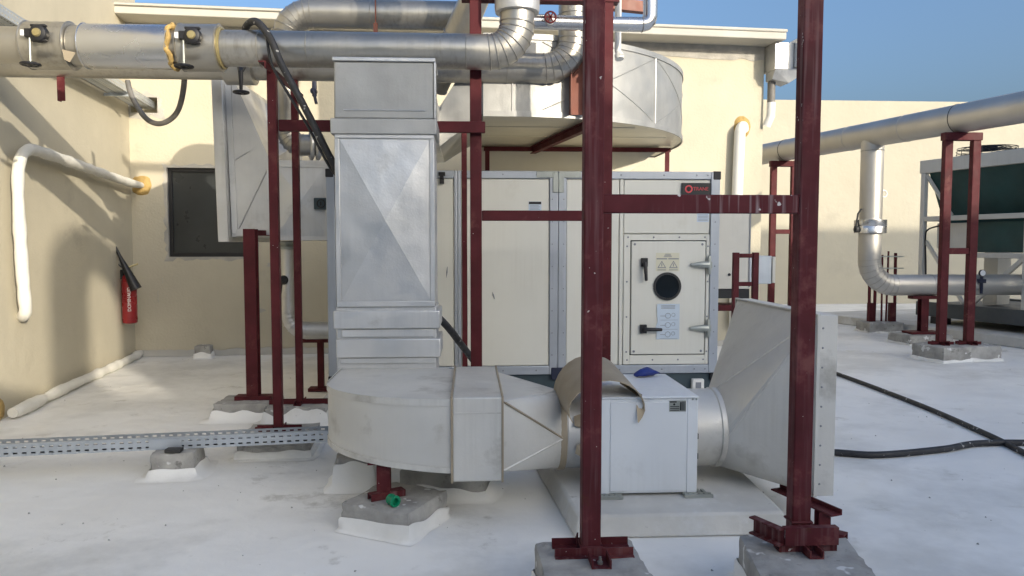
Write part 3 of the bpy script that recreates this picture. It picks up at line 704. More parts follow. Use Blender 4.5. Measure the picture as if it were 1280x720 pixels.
for p0, p1 in (((HX, y0, z1), (1.45, FC.y - FR, FC.z)), ((HX, y0, z0), (1.45, FC.y - FR, FC.z)), ((HX, y0, z1), (1.45, FC.y, FC.z + FR))):
    if p1[2] == FC.z and p0[2] == z0: continue
    obj('fold_seam', MB().tube([p0, p1], 0.006, 5), 'galv_dusty', hd)

# curved metal sheet left lying over the fan's spigot
cs = MB()
rings = []
for i in range(9):
    t = i / 8
    c = V((0.69 + 0.045 * t, 4.27 - 0.395 * t, 0.665 - 0.065 * t)); ww = 0.20 + 0.015 * t; hh = 0.185 - 0.01 * t
    ring = []
    for k in range(17):
        a = R(202 - (232 - 24 * (1 - t)) * k / 16)
        wob = 0.012 * math.sin(4 * a + 2 * t)
        ring.append(c + V((math.cos(a) * ww * (1 - 0.10 * max(0, -math.sin(a) * 1.2)), 0.03 * math.cos(a) * t + wob, math.sin(a) * hh * (1 if math.sin(a) > 0 else 0.75) + 0.02 * math.cos(a) * (1 - t))))
    ring = [V((p.x, p.y, max(p.z, 0.678))) if (p.x > 0.70 and p.y > 3.92) else p for p in ring]
    rings.append(ring)
inner = [[p + (V((0, 0, 0)) + (r_c - p).normalized() * 0.006) for p in r] for r, r_c in ((r, sum(r, V()) / len(r)) for r in rings)]
cs.loft(rings, closed=False); n0 = len(cs.v); cs.loft(inner, closed=False)
for i in range(8):
    for k in (0, 16): cs.f.append((i * 17 + k, (i + 1) * 17 + k, n0 + (i + 1) * 17 + k, n0 + i * 17 + k))
for k in range(16):
    for i in (0, 8): cs.f.append((i * 17 + k, i * 17 + k + 1, n0 + i * 17 + k + 1, n0 + i * 17 + k))
tag(obj('curved_metal_sheet', cs, 'tan_metal', org=(0.75, 4.0, 0.5), sharp=50), 'loose arched tan metal sheet resting on the fan box top', 'metal sheet')
bl = MB(); rings = []
for i in range(9):
    t = i / 8; c = V((1.02 + 0.17 * t, 4.50 + 0.05 * t, 0.69 + 0.012 * math.sin(3 * t))); r_ = 0.006 + 0.026 * math.sin(math.pi * min(1, t * 1.1)) ** 0.6
    rings.append([c + V((0.006 * math.sin(5 * k + i), math.cos(2 * math.pi * k / 10) * r_ * 1.5, math.sin(2 * math.pi * k / 10) * r_ * (0.75 + 0.25 * math.sin(2 * k + i)))) for k in range(10)])
bl.loft(rings)
tag(obj('blue_cloth', bl, 'blue', org=(1.1, 4.5, 0.672), sharp=60), 'small crumpled blue cloth on top of the white fan box', 'cloth')

# ================================================================== STEEL FRAMES
def cross_base(parent, x, y, z, l1, l2, m='red', w=0.06, h=0.035, rot=0.0):
    a = R(rot); d1 = V((math.cos(a), math.sin(a), 0)); d2 = V((-math.sin(a), math.cos(a), 0)); c = V((x, y, z + h / 2))
    for s_ in (-0.5, 0.5): pass
    prof = [(-w/2, -h/2), (w/2, -h/2), (w/2, h/2), (w/2 - 0.006, h/2), (w/2 - 0.006, -h/2 + 0.006), (-w/2 + 0.006, -h/2 + 0.006), (-w/2 + 0.006, h/2), (-w/2, h/2)]
    obj('base_channel', MB().beam(c - d1 * l1 / 2, c + d1 * l1 / 2, prof), m, parent)
    for s_ in (-1, 1):
        obj('base_channel', MB().beam(c + d2 * s_ * (w / 2 + 0.001), c + d2 * s_ * l2 / 2, prof), m, parent)
ff = thing('tall_steel_frame', 'tall red oxide portal frame of two posts and crossbar straddling the fan box', 'steel frame', (0.95, 3.05, 0.2))
EX, EYY = 0.505, 3.03
GX, GY = 1.418, 3.06
obj('post', MB().beam((EX, EYY, 0.2), (EX + 0.004, EYY, 4.6), rect(0.08, 0.07)), 'red_worn', ff, bevel=0.006, seg=2)
obj('post', MB().beam((GX, GY, 0.235), (GX + 0.004, GY, 4.6), rect(0.082, 0.07)), 'red_worn', ff, bevel=0.006, seg=2)
obj('crossbar', MB().box(EX + 0.041, GX - 0.041, EYY + 0.0, EYY + 0.05, 1.628, 1.705), 'red_dripped', ff, bevel=0.005, seg=2)
obj('head_beam', MB().beam((EX - 0.2, EYY, 4.65), (GX + 0.2, EYY, 4.65), ibeam(0.08, 0.1)), 'red', ff)
for yy, zz in ((EYY - 0.055, 0.218), (EYY + 0.055, 0.218)):
    obj('base_angle', MB().beam((EX - 0.155, yy, zz), (EX + 0.175, yy, zz), angle(0.03, 0.036, 0.006), (0, 0, 1)), 'red_worn', ff)
obj('base_channel', MB().beam((EX + 0.02, EYY - 0.072, 0.218), (EX + 0.02, EYY - 0.17, 0.218), [(-0.04, -0.018), (0.04, -0.018), (0.04, 0.018), (0.034, 0.018), (0.034, -0.012), (-0.034, -0.012), (-0.034, 0.018), (-0.04, 0.018)]), 'red_worn', ff)
obj('base_bolt', MB().lathe((EX + 0.02, EYY - 0.13, 0.206), (0, 0, 1), [(0.012, 0), (0.012, 0.01), (0.006, 0.011), (0.006, 0.03)], 8), 'conduit', ff)
obj('stiffener', MB().add([(EX - 0.05, EYY + 0.04, 0.2), (EX - 0.05, EYY + 0.12, 0.2), (EX - 0.05, EYY + 0.04, 0.27), (EX - 0.044, EYY + 0.04, 0.2), (EX - 0.044, EYY + 0.12, 0.2), (EX - 0.044, EYY + 0.04, 0.27)], [(0, 1, 2), (3, 5, 4), (0, 3, 4, 1), (1, 4, 5, 2), (2, 5, 3, 0)]), 'red_worn', ff)
for px_, py_, pz_ in ((EX, EYY, 0.237), (GX, GY, 0.31)):
    loop = [V((px_ + sx_ * 0.043, py_ + sy_ * 0.038, pz_)) for sx_, sy_ in ((-1, -1), (0, -1), (1, -1), (1, 0), (1, 1), (0, 1), (-1, 1), (-1, 0))]
    obj('weld_bead', MB().tube([p + V((0, 0, 0.002 * math.sin(3 * i))) for i, p in enumerate(loop)], 0.006, 6, closed=True), 'red', ff)
for z_ in (1.628, 1.705):
    for x_ in (EX + 0.043, GX - 0.043): obj('weld_bead', MB().tube([(x_, EYY - 0.002, z_), (x_, EYY + 0.048, z_)], 0.005, 6), 'red', ff)
cross_base(ff, GX + 0.01, GY - 0.05, 0.2, 0.25, 0.22, 'red_worn')
ch_ = lambda p0, p1, up_: MB().beam(p0, p1, chan(0.075, 0.035, 0.007), up_)
obj('base_channel', ch_((GX - 0.10, GY - 0.085, 0.273), (GX + 0.13, GY - 0.085, 0.273), (0, 1, 0)), 'red_worn', ff)
obj('base_channel', ch_((GX - 0.115, GY - 0.10, 0.273), (GX - 0.185, GY + 0.05, 0.273), (-1, -0.4, 0)), 'red_worn', ff)
block(0.50, 2.97, 0.43, 0.40, 0.2, 2, 'concrete block under the portal frame post in front of the white fan box', seed=1)
block(1.40, 2.94, 0.47, 0.44, 0.2, -9, 'concrete block under the portal frame post in front of the flared hood', seed=2)
hs = thing('hood_stand', 'short red steel stand under the mouth of the flared hood', 'steel stand', (1.85, 3.72, 0))
obj('top_angle', MB().beam((1.72, 4.0, 0.135), (1.86, 3.58, 0.135), angle(0.07, 0.03)), 'red', hs)
obj('leg', MB().beam((1.825, 3.66, 0.0), (1.825, 3.66, 0.118), ibeam(0.06, 0.06)), 'red', hs)
obj('base_channel', MB().beam((1.72, 3.74, 0.018), (1.9, 3.56, 0.018), chan(0.06, 0.034, 0.006), (0, 0, -1)), 'red', hs)

# elbow stand on its block
block(-0.40, 3.93, 0.41, 0.41, 0.15, -27, 'chipped concrete block under the curved duct elbow carrying the green fitting', seed=3, skirt=0.035, sk_h=0.075)
es = thing('elbow_stand', 'short red steel stand between concrete block and curved duct elbow', 'steel stand', (-0.46, 3.92, 0.15))
obj('leg', MB().beam((-0.46, 3.92, 0.15), (-0.46, 3.92, 0.335), ibeam(0.07, 0.07, 0.01)), 'red_worn', es)
obj('top_plate', MB().box(-0.54, -0.37, 3.87, 3.99, 0.336, 0.346), 'red', es)
obj('base_channel', MB().beam((-0.53, 3.86, 0.168), (-0.36, 3.95, 0.168), chan(0.06, 0.034, 0.006), (0, 0, -1)), 'red_worn', es)
gf = MB().lathe((-0.415, 3.80, 0.179), (0.55, -0.75, 0), [(0.0, 0), (0.027, 0), (0.029, 0.012), (0.027, 0.014), (0.026, 0.038), (0.030, 0.041), (0.030, 0.055), (0.018, 0.056), (0.016, 0.03), (0, 0.03)], 20)
for k in range(10):
    a = 2 * math.pi * k / 10
tag(obj('pipe_fitting', gf, 'green', org=(-0.40, 3.79, 0.15)), 'small green plastic pipe fitting on the chipped concrete block', 'pipe fitting')
block(-0.13, 4.47, 0.52, 0.36, 0.16, -12, 'dark concrete block in the shade beneath the duct sleeve', seed=4, skirt=0.08)
tag(obj('rubber_pad', MB().box(-0.22, -0.06, 4.34, 4.46, 0.165, 0.2), 'black', org=(-0.14, 4.4, 0.165), bevel=0.005), 'small black rubber pad on the dark concrete block below the sleeve', 'pad')
block(-0.72, 4.62, 0.22, 0.26, 0.2, 4, 'white coated concrete block behind the curved duct elbow', seed=5, skirt=0.07, sk_h=0.15)

# pipe support frame on the left and middle
sf = thing('pipe_support_frame', 'red oxide steel frame with slim posts and rails holding up the large pipes', 'steel frame', (-0.6, 5.6, 0.15))
AX, AY = -1.385, 5.38
obj('post', MB().beam((AX, AY, 0.15), (AX, AY, 2.72), rect(0.062, 0.06)), 'red', sf, bevel=0.004)
obj('post', MB().beam((-1.44, 6.3, 0.15), (-1.44, 6.3, 2.88), rect(0.055, 0.055)), 'red', sf, bevel=0.004)
obj('post', MB().beam((0.05, 5.5, 0.05), (0.05, 5.5, 4.2), rect(0.085, 0.075)), 'red', sf, bevel=0.004)
obj('post', MB().beam((-0.04, 6.2, 0.05), (-0.04, 6.2, 2.45), rect(0.045, 0.05)), 'red', sf, bevel=0.004)
obj('post', MB().beam((1.02, 5.5, 0.05), (1.02, 5.5, 4.2), ibeam(0.075, 0.08)), 'red', sf)
obj('crossbar', MB().box(AX + 0.032, 0.118, 5.405, 5.45, 2.305, 2.385), 'red', sf, bevel=0.004)
obj('crossbar', MB().box(0.094, 0.98, 5.47, 5.52, 1.672, 1.748), 'red', sf, bevel=0.004)
obj('saddle', MB().beam((AX - 0.02, 5.2, 2.722), (AX - 0.02, 6.35, 2.722), angle(0.05, 0.05), (0, 0, -1)), 'red', sf)
obj('head_beam', MB().beam((-0.05, 5.5, 3.345), (1.1, 5.5, 3.345), chan(0.10, 0.16, 0.01), (0, 0, 1)), 'red', sf)
obj('hanging_post', MB().beam((0.93, 6.3, 2.6), (0.93, 6.3, 3.75), chan(0.15, 0.10, 0.01), (0, -1, 0)), 'red_orange', sf)
obj('upper_beam', MB().beam((0.9, 6.9, 3.74), (1.75, 7.1, 3.74), chan(0.08, 0.1, 0.01)), 'red_orange', sf)
for x, y in ((0.05, 5.5), (1.02, 5.5)): obj('base_plate', MB().box(x - 0.12, x + 0.12, y - 0.12, y + 0.12, 0.003, 0.05), 'red', sf)
cross_base(sf, AX, AY, 0.15, 0.32, 0.22)
cross_base(sf, -1.44, 6.3, 0.15, 0.5, 0.22)
block(-1.375, 5.38, 0.5, 0.46, 0.15, 2, 'concrete block under the slim pipe frame post behind the cable tray', seed=6)
block(-1.44, 6.32, 0.5, 0.4, 0.15, 0, 'white coated block under the pipe frame post next to the unit', seed=7, sk_h=0.12, skirt=0.1)
cp = thing('plenum_post', 'thick dark red steel post under the inlet duct by the window', 'steel stand', (-1.88, 6.5, 0.15))
obj('post', MB().beam((-1.88, 6.5, 0.18), (-1.88, 6.5, 1.63), ibeam(0.10, 0.10, 0.01), (0, 1, 0)), 'red', cp)
obj('base_channel', MB().box(-2.03, -1.72, 6.44, 6.56, 0.15, 0.185), 'red', cp)
obj('cap_rail', MB().beam((-1.93, 6.55, 1.60), (-1.70, 7.3, 1.60), angle(0.05, 0.05)), 'red', cp)
block(-1.92, 6.52, 0.5, 0.42, 0.15, 0, 'concrete block with broken white coating under the thick steel post', seed=8, skirt=0.09, sk_h=0.08)

# ================================================================== LEFT INLET PLENUM
ip = thing('inlet_duct', 'pale sheet metal inlet duct with sloping top between window and unit', 'duct', (-1.8, 7.2, 1.54))
PY = 6.9
obj('connection_box', MB().box(-1.80, -1.256, PY, 8.3, 1.535, 2.262), 'galv', ip, bevel=0.005)
cb = MB().pyr((-1.80 + 0.03, PY - 0.001, 1.57), (-1.29, PY - 0.001, 1.57), (-1.29, PY - 0.001, 2.23), (-1.80 + 0.03, PY - 0.001, 2.23), 0.03)
obj('cross_broken_panel', cb, 'galv', ip, smooth=False)
tl = [V((-2.16, PY - 0.01, 1.565)), V((-2.16, 8.2, 1.565)), V((-2.19, 8.2, 3.02)), V((-2.13, PY - 0.01, 3.02))]
trr = [V((-1.802, PY - 0.01, 1.60)), V((-1.802, 8.2, 1.60)), V((-1.802, 8.2, 2.62)), V((-1.802, PY - 0.01, 2.25))]
obj('tapered_section', MB().loft([tl, trr]), 'galv', ip, smooth=False)
obj('crease', MB().tube([(-2.10, PY - 0.012, 1.63), (-1.83, PY - 0.012, 2.18)], 0.006, 5), 'galv', ip)
obj('crease', MB().tube([(-2.13, PY - 0.012, 2.25), (-1.99, PY - 0.012, 2.34)], 0.005, 5), 'galv', ip)
obj('edge_strip', MB().beam((-2.13, PY - 0.016, 1.60), (-2.165, PY - 0.016, 3.0), rect(0.05, 0.012), (0, 1, 0)), 'galv', ip)
obj('edge_strip', MB().box(-2.12, -1.80, PY - 0.024, PY - 0.011, 1.575, 1.64), 'galv', ip)
obj('edge_strip', MB().box(-1.832, -1.802, PY - 0.024, PY - 0.011, 1.645, 2.24), 'galv', ip)
for x0, x1, z0, z1 in ((-1.80, -1.256, 2.2, 2.262), (-1.80, -1.256, 1.535, 1.575), (-1.33, -1.296, 1.576, 2.199)):
    obj('edge_strip', MB().box(x0, x1, PY - 0.012, PY - 0.001, z0, z1), 'galv', ip)
obj('flange_plate', MB().loft([[V((-2.255, PY - 0.10, 1.52)), V((-2.162, PY - 0.10, 1.52)), V((-2.162, 8.3, 1.52)), V((-2.255, 8.3, 1.52))],
                               [V((-2.285, PY - 0.10, 3.06)), V((-2.192, PY - 0.10, 3.06)), V((-2.192, 8.3, 3.06)), V((-2.285, 8.3, 3.06))]]), 'galv', ip, bevel=0.004)
ac = MB().box(-1.41, -1.285, PY - 0.06, PY - 0.012, 1.815, 1.92)
act = obj('damper_actuator', ac, 'base_teal', ip, bevel=0.006)
obj('actuator_dial', MB().ring((-1.345, PY - 0.062, 1.868), (0, 1, 0), 0.035, 0.006, 20, 6).box(-1.352, -1.338, PY - 0.068, PY - 0.061, 1.85, 1.885), 'black', act)

# ================================================================== PIPES
def elbow_pts(p_corner, d_in, d_out, rad, n=8):
    p = V(p_corner); a = V(d_in).normalized(); b = V(d_out).normalized()
    s0 = p - a * rad; c = s0 + b * rad
    return [c - b * rad * math.cos(t) + a * rad * math.sin(t) for t in [math.pi / 2 * i / n for i in range(n + 1)]]
def axes(pts):
    return [(pts[i], (pts[min(i + 1, len(pts) - 1)] - pts[max(i - 1, 0)])) for i in range(len(pts))]
g_pipe = None
# pipe 1 (front)
P1Y, P1Z, P1R = 5.35, 2.862, 0.123
p1 = thing('insulated_pipe', 'large silver clad front pipe with two valve boxes running above the riser', 'pipe', (-1.5, P1Y, P1Z))
e1 = elbow_pts((0.345, P1Y, P1Z), (1, 0, 0), (0, 0, 1), 0.20, 7)
obj('cladding', MB().tube([(-6.0, P1Y, P1Z), (-3.2, P1Y, P1Z), (-1.6, P1Y, P1Z), (-0.7, P1Y, P1Z)] + e1 + [(0.345, P1Y, 3.4), (0.345, P1Y, 5.4)], P1R, 40), 'alu', p1)
seams(p1, axes(e1), P1R, rr=0.005)
seams(p1, [((x, P1Y, P1Z), (1, 0, 0)) for x in (-0.02, -1.12, -1.45)], P1R)
obj('drop_collar', MB().lathe((0.345, P1Y, 3.135), (0, 0, 1), [(P1R, 0), (0.155, 0.004), (0.16, 0.03), (0.16, 0.5), (P1R, 0.52)], 40), 'galv', p1)
def sleeve(x0, x1, r, m, name='valve_box'):
    return obj(name, MB().lathe((x0, P1Y, P1Z), (1, 0, 0), [(P1R, 0), (r, 0.004), (r, x1 - x0 - 0.004), (P1R, x1 - x0)], 44), m, p1)
v1 = sleeve(-3.01, -2.715, 0.158, 'alu'); v2 = sleeve(-1.985, -1.715, 0.158, 'alu')
sleeve(-2.715, -2.64, 0.137, 'alu', 'clad_collar'); sleeve(-2.635, -2.035, 0.150, 'alu_bright', 'clad_sleeve')
for x in (-2.635, -2.05): obj('seam', MB().ring((x + 0.005, P1Y, P1Z), (1, 0, 0), 0.151, 0.005, 36, 5), 'alu_bright', p1)
for x in (-3.005, -2.725, -1.98, -1.722): obj('seam', MB().ring((x, P1Y, P1Z), (1, 0, 0), 0.159, 0.005, 36, 5), 'alu', p1)
fm = MB(); pts = [V((-2.035 + 0.012 * math.sin(7 * a), P1Y + math.cos(a) * (0.143 + 0.008 * math.sin(9 * a)), P1Z + math.sin(a) * (0.143 + 0.008 * math.cos(11 * a)))) for a in [2 * math.pi * i / 40 for i in range(40)]]
fm.tube(pts, 0.017, 8, closed=True); obj('foam_ring', fm, 'foam', p1)
obj('foam_ring', MB().ring((-1.71, P1Y, P1Z), (1, 0, 0), 0.132, 0.012, 36, 6), 'brass', p1)
obj('torn_cladding', MB().add([(-2.72, P1Y - 0.15, P1Z - 0.06), (-2.63, P1Y - 0.15, P1Z - 0.08), (-2.66, P1Y - 0.17, P1Z - 0.15), (-2.70, P1Y - 0.16, P1Z - 0.13)], [(0, 1, 2, 3)]), 'tan_metal', p1)
for xv, par in ((-2.86, v1), (-1.865, v2)):
    yv = P1Y - 0.158; zc = P1Z + 0.03
    b = MB().lathe((xv + 0.02, yv + 0.02, zc), (0, -1, 0), [(0.03, 0), (0.05, 0.02), (0.058, 0.04), (0.055, 0.075), (0.03, 0.085)], 18)
    b.box(xv - 0.07, xv + 0.03, yv - 0.05, yv - 0.005, zc - 0.025, zc + 0.03)
    for dz in (-0.045, 0.05): b.box(xv - 0.03, xv + 0.07, yv - 0.05, yv - 0.02, zc + dz - 0.008, zc + dz + 0.008)
    ob = obj('valve_actuator', b, 'black', par, bevel=0.004)
    i_ = MB().lathe((xv + 0.02, yv - 0.064, zc), (0, -1, 0), [(0.03, 0), (0.024, 0.012), (0.0, 0.014)], 14); obj('dial', i_, 'brass', par)
    obj('actuator_cap', MB().box(xv - 0.098, xv - 0.068, yv - 0.045, yv - 0.01, zc - 0.018, zc + 0.022), 'white_print', par, bevel=0.003)
    obj('stem', MB().tube([(xv - 0.045, yv - 0.028, zc - 0.02), (xv - 0.045, yv - 0.028, zc - 0.2)], 0.008, 10), 'zinc', par)
    hw = MB().ring((xv - 0.045, yv - 0.028, zc - 0.2), (0, 0, 1), 0.055, 0.009, 24, 8)
    for k in range(4): a = math.pi * k / 4; hw.box(-0.055, 0.055, -0.008, 0.008, -0.006, 0.006, Matrix.Translation((xv - 0.045, yv - 0.028, zc - 0.2)) @ Matrix.Rotation(a, 4, 'Z'))
    obj('handwheel', hw, 'black', par)
# pipe 2 (behind)
P2Y, P2Z, P2R = 6.3, 2.975, 0.125
p2 = thing('insulated_pipe', 'large silver clad rear pipe turning up between the red posts', 'pipe', (-1.5, P2Y, P2Z))
e2 = elbow_pts((0.88, P2Y, P2Z), (1, 0, 0), (0, 0, 1), 0.24, 7)
obj('cladding', MB().tube([(-6.0, P2Y, P2Z), (-1.0, P2Y, P2Z)] + e2 + [(0.88, P2Y, 5.4)], P2R, 40), 'alu', p2)
seams(p2, axes(e2), P2R, rr=0.005)
seams(p2, [((x, P2Y, P2Z), (1, 0, 0)) for x in (-2.0, -0.9, 0.1, 0.32)] + [((0.88, P2Y, 3.42), (0, 0, 1))], P2R)
vb = obj('valve_box', MB().lathe((-2.0, P2Y, P2Z), (1, 0, 0), [(P2R, 0), (0.165, 0.01), (0.165, 0.24), (P2R, 0.25)], 36), 'alu', p2)
hw = MB().ring((-1.80, 6.05, 2.70), (0, 0, 1), 0.055, 0.010, 24, 8).box(-1.855, -1.745, 6.042, 6.058, 2.695, 2.705).box(-1.808, -1.792, 5.995, 6.105, 2.695, 2.705)
obj('handwheel', hw, 'black', vb)
obj('stem', MB().tube([(-1.80, 6.05, 2.70), (-1.80, 6.05, 2.86), (-1.82, 6.14, 2.92)], [0.012, 0.02, 0.035], 10), 'black', vb)
# pipe 3 (high, by the wall) with drop
P3Y = 7.05; p3 = thing('insulated_pipe', 'bright silver clad high pipe dropping to the inlet duct near the wall', 'pipe', (-1.0, P3Y, 3.6))
e3 = elbow_pts((-1.68, P3Y, 3.62), (0, 0, 1), (1, 0, 0), 0.24, 7)
e3b = elbow_pts((-1.68, P3Y, 2.42), (0, 0, -1), (1, 0, 0), 0.13, 6)
obj('cladding', MB().tube([(-1.35, P3Y, 2.42)] + e3b[::-1] + [(-1.68, P3Y, 2.8)] + e3 + [(-0.6, P3Y, 3.62), (0.12, P3Y, 3.62)], [0.098] * 8 + [0.1] + [0.11, 0.12, 0.13, 0.134, 0.134, 0.134, 0.134, 0.134] + [0.134, 0.134], 36), 'alu', p3)
seams(p3, axes(e3)[1:], 0.136, rr=0.004); seams(p3, axes(e3b), 0.1, rr=0.005)
seams(p3, [((-0.9, P3Y, 3.62), (1, 0, 0))], 0.134)
obj('flexible_ring', MB().ring((-1.40, P3Y - 0.02, 2.42), (1, 0.25, 0), 0.12, 0.025, 30, 8).ring((-1.46, P3Y - 0.02, 2.42), (1, 0.3, 0), 0.125, 0.02, 30, 8), 'galv', p3)
obj('hanger', MB().box(-0.86, -0.825, 6.88, 6.92, 3.30, 3.5).tube([(-0.842, 6.9, 3.5), (-0.842, 6.9, 3.78)], 0.006, 6), 'red_orange', p3)
# inclined riser
p4 = thing('insulated_pipe', 'steep inclined silver clad pipe rising behind the front pipe', 'pipe', (-0.05, 6.9, 3.2))
obj('cladding', MB().tube([(-0.32, 6.95, 2.95), (0.02, 6.55, 3.55), (0.30, 6.2, 4.1), (0.9, 5.5, 5.2)], 0.128, 32), 'alu', p4)
seams(p4, [((-0.1, 6.68, 3.34), (0.34, -0.4, 0.6))], 0.128)
obj('end_collar', MB().ring((-0.32, 6.95, 2.95), (0.34, -0.4, 0.6), 0.128, 0.006, 30, 6), 'alu', p4)
# small pipe with red wheel
p5 = thing('branch_pipe', 'small silver clad branch pipe with red handwheel turning up into the sky', 'pipe', (0.9, 5.65, 3.15))
e5 = elbow_pts((1.375, 5.65, 3.162), (1, 0, 0), (0, 0, 1), 0.06, 3)
obj('cladding', MB().tube([(0.475, 5.62, 3.162), (0.9, 5.65, 3.162)] + e5 + [(1.375, 5.65, 5.2)], 0.055, 24), 'alu_bright', p5, sharp=50)
seams(p5, [((1.315, 5.65, 3.162), (1, 0, 0))], 0.055)
obj('valve_bonnet', MB().lathe((0.60, 5.64, 3.162), (0, -1, 0), [(0.04, 0), (0.04, 0.08), (0.02, 0.09), (0.012, 0.13)], 14), 'galv', p5)
hw = MB().ring((0.60, 5.505, 3.162), (0, 1, 0), 0.04, 0.007, 22, 8)
for k in range(3): hw.box(-0.04, 0.04, -0.004, 0.004, -0.005, 0.005, Matrix.Translation((0.60, 5.505, 3.162)) @ Matrix.Rotation(math.pi * k / 3, 4, 'Y'))
obj('handwheel', hw, 'red', p5)
vp = MB().tube([(1.20, 6.0, 5.0), (1.20, 6.0, 3.05), (1.22, 5.96, 3.0)], 0.027, 14).lathe((1.205, 5.99, 3.03), (0.1, -0.3, -1), [(0.028, 0), (0.036, 0.01), (0.036, 0.05), (0.026, 0.05)], 14)
tag(obj('pipe_valve', MB().tube([(-1.42, 7.0, 3.05), (-1.42, 7.0, 2.86)], 0.022, 10).lathe((-1.42, 7.0, 2.90), (0, -1, 0), [(0.03, 0), (0.03, 0.05)], 12).tube([(-1.42, 6.95, 2.9), (-1.39, 6.93, 2.78)], 0.014, 8), 'navy', org=(-1.42, 7, 2.8)), 'small dark blue valve hanging under the rear pipe beside the riser', 'valve')
rbn = [V((-1.96, 6.84, 1.57)), V((-1.985, 6.83, 1.52)), V((-1.975, 6.83, 1.47)), V((-2.0, 6.82, 1.42))]
tag(obj('tied_ribbon', MB().loft([[p + V((-0.014 + 0.006 * k, 0, 0.004)) for k, p in enumerate(rbn)], [p + V((0.014, -0.004, 0)) for p in rbn], [p + V((0.012, 0.004, -0.003)) for p in rbn]], caps=False, closed=False), 'pink', org=rbn[0], sharp=80), 'short pink ribbon tied under the inlet duct by the window', 'ribbon')
tag(obj('vent_pipe', vp, 'pvc', org=(1.2, 6, 3)), 'thin white vertical vent pipe hanging beside the tall post', 'pipe')
# low pipe under the inlet duct
p6 = thing('drain_pipe', 'silver clad pipe dropping from the inlet duct and turning to the unit', 'pipe', (-1.72, 7.2, 0.66))
e6 = elbow_pts((-1.735, 7.2, 0.668), (0, 0, -1), (1, 0, 0), 0.17, 6)
obj('cladding', MB().tube([(-1.735, 7.2, 1.53), (-1.735, 7.2, 1.2)] + e6 + [(-1.15, 7.2, 0.668)], [0.062, 0.062] + [0.068, 0.072, 0.076, 0.08, 0.083, 0.085, 0.085] + [0.085], 28), 'galv', p6)
seams(p6, axes(e6), 0.083, 'galv', rr=0.003)
obj('flange', MB().lathe((-1.735, 7.2, 1.45), (0, 0, 1), [(0.06, 0), (0.1, 0.002), (0.1, 0.025), (0.075, 0.028), (0.075, 0.05), (0.1, 0.052), (0.1, 0.07), (0.06, 0.075)], 24), 'zinc', p6)
obj('valve_lever', MB().lathe((-1.76, 7.14, 1.16), (0, -1, 0), [(0.04, 0), (0.045, 0.02), (0.03, 0.05)], 14).tube([(-1.77, 7.08, 1.15), (-1.785, 7.07, 1.0), (-1.80, 7.06, 0.85)], [0.012, 0.012, 0.016], 8), 'black', p6)
for x, y in ((-1.52, 7.6), (-1.38, 8.3)):
    s_ = thing('pipe_stand', 'small red T shaped pipe stand behind the slim posts' if y < 8 else 'small red T shaped pipe stand close to the back wall', 'pipe stand', (x, y, 0), 'small T shaped pipe stands')
    obj('post', MB().beam((x, y, 0.02), (x, y, 0.5), rect(0.06, 0.06)), 'red', s_)
    obj('head', MB().box(x - 0.18, x + 0.12, y - 0.04, y + 0.04, 0.50, 0.54), 'red', s_)
    obj('base_plate', MB().box(x - 0.12, x + 0.12, y - 0.07, y + 0.07, 0.003, 0.035), 'red', s_)
    obj('pipe', MB().tube([(x - 0.1, y, 0.60), (x + 0.4, y, 0.60)], 0.06, 20), 'galv', s_) if y > 8 else None

# flexible hoses and cables
def smooth_path(pts, n=10):
    pts = [V(p) for p in pts]; out = []
    for i in range(len(pts) - 1):
        p0 = pts[max(i - 1, 0)]; p1_ = pts[i]; p2_ = pts[i + 1]; p3_ = pts[min(i + 2, len(pts) - 1)]
        for k in range(n):
            t = k / n
            out.append(0.5 * ((2 * p1_) + (p2_ - p0) * t + (2 * p0 - 5 * p1_ + 4 * p2_ - p3_) * t * t + (3 * p1_ - p0 - 3 * p2_ + p3_) * t ** 3))
    out.append(pts[-1]); return out
def hose(name, label, pts, r, m, cat='hose', n=12):
    pth = smooth_path(pts); return tag(obj(name, MB().tube(pth, r, n), m, org=pth[0], sharp=70), label, cat)
hose('flexible_hose', 'black flexible hose draped over the front pipe down to the riser', [(-1.62, 5.56, 2.98), (-1.56, 5.40, 3.03), (-1.44, 5.22, 3.01), (-1.33, 5.14, 2.88), (-1.25, 5.11, 2.70), (-1.10, 5.08, 2.42), (-0.93, 5.06, 2.08), (-0.86, 5.12, 1.95), (-0.7, 5.22, 1.85)], 0.025, 'rubber')
hose('thin_cable', 'thin black cable hanging next to the draped flexible hose', [(-1.50, 5.50, 2.99), (-1.43, 5.30, 3.01), (-1.37, 5.19, 2.92), (-1.33, 5.16, 2.72), (-1.24, 5.14, 2.55), (-1.10, 5.12, 2.32), (-0.94, 5.10, 2.02), (-0.84, 5.16, 1.90)], 0.010, 'black', 'cable', 8)
hose('flexible_hose', 'dark hose slanting out from behind the lower riser collars to the unit', [(-0.5, 5.2, 1.2), (-0.21, 5.17, 0.98), (-0.05, 5.6, 0.72), (0.12, 6.2, 0.40), (0.25, 6.45, 0.24)], 0.026, 'rubber')
hose('cable_conduit', 'grey conduit looping down in front of the wall corner', [(-3.18, 7.2, 3.02), (-3.12, 7.15, 2.86), (-2.98, 7.1, 2.66), (-2.80, 7.0, 2.60), (-2.62, 6.9, 2.69), (-2.48, 6.7, 2.90), (-2.42, 6.5, 3.05)], 0.024, 'conduit', 'conduit')
hose('roof_hose', 'long black hose running straight across the roof to the chiller side', [(4.15, 9.6, 0.02), (4.19, 8.16, 0.02), (4.14, 6.55, 0.02), (4.02, 5.45, 0.02), (3.9, 4.6, 0.02), (4.1, 3.6, 0.02)], 0.022, 'rubber')
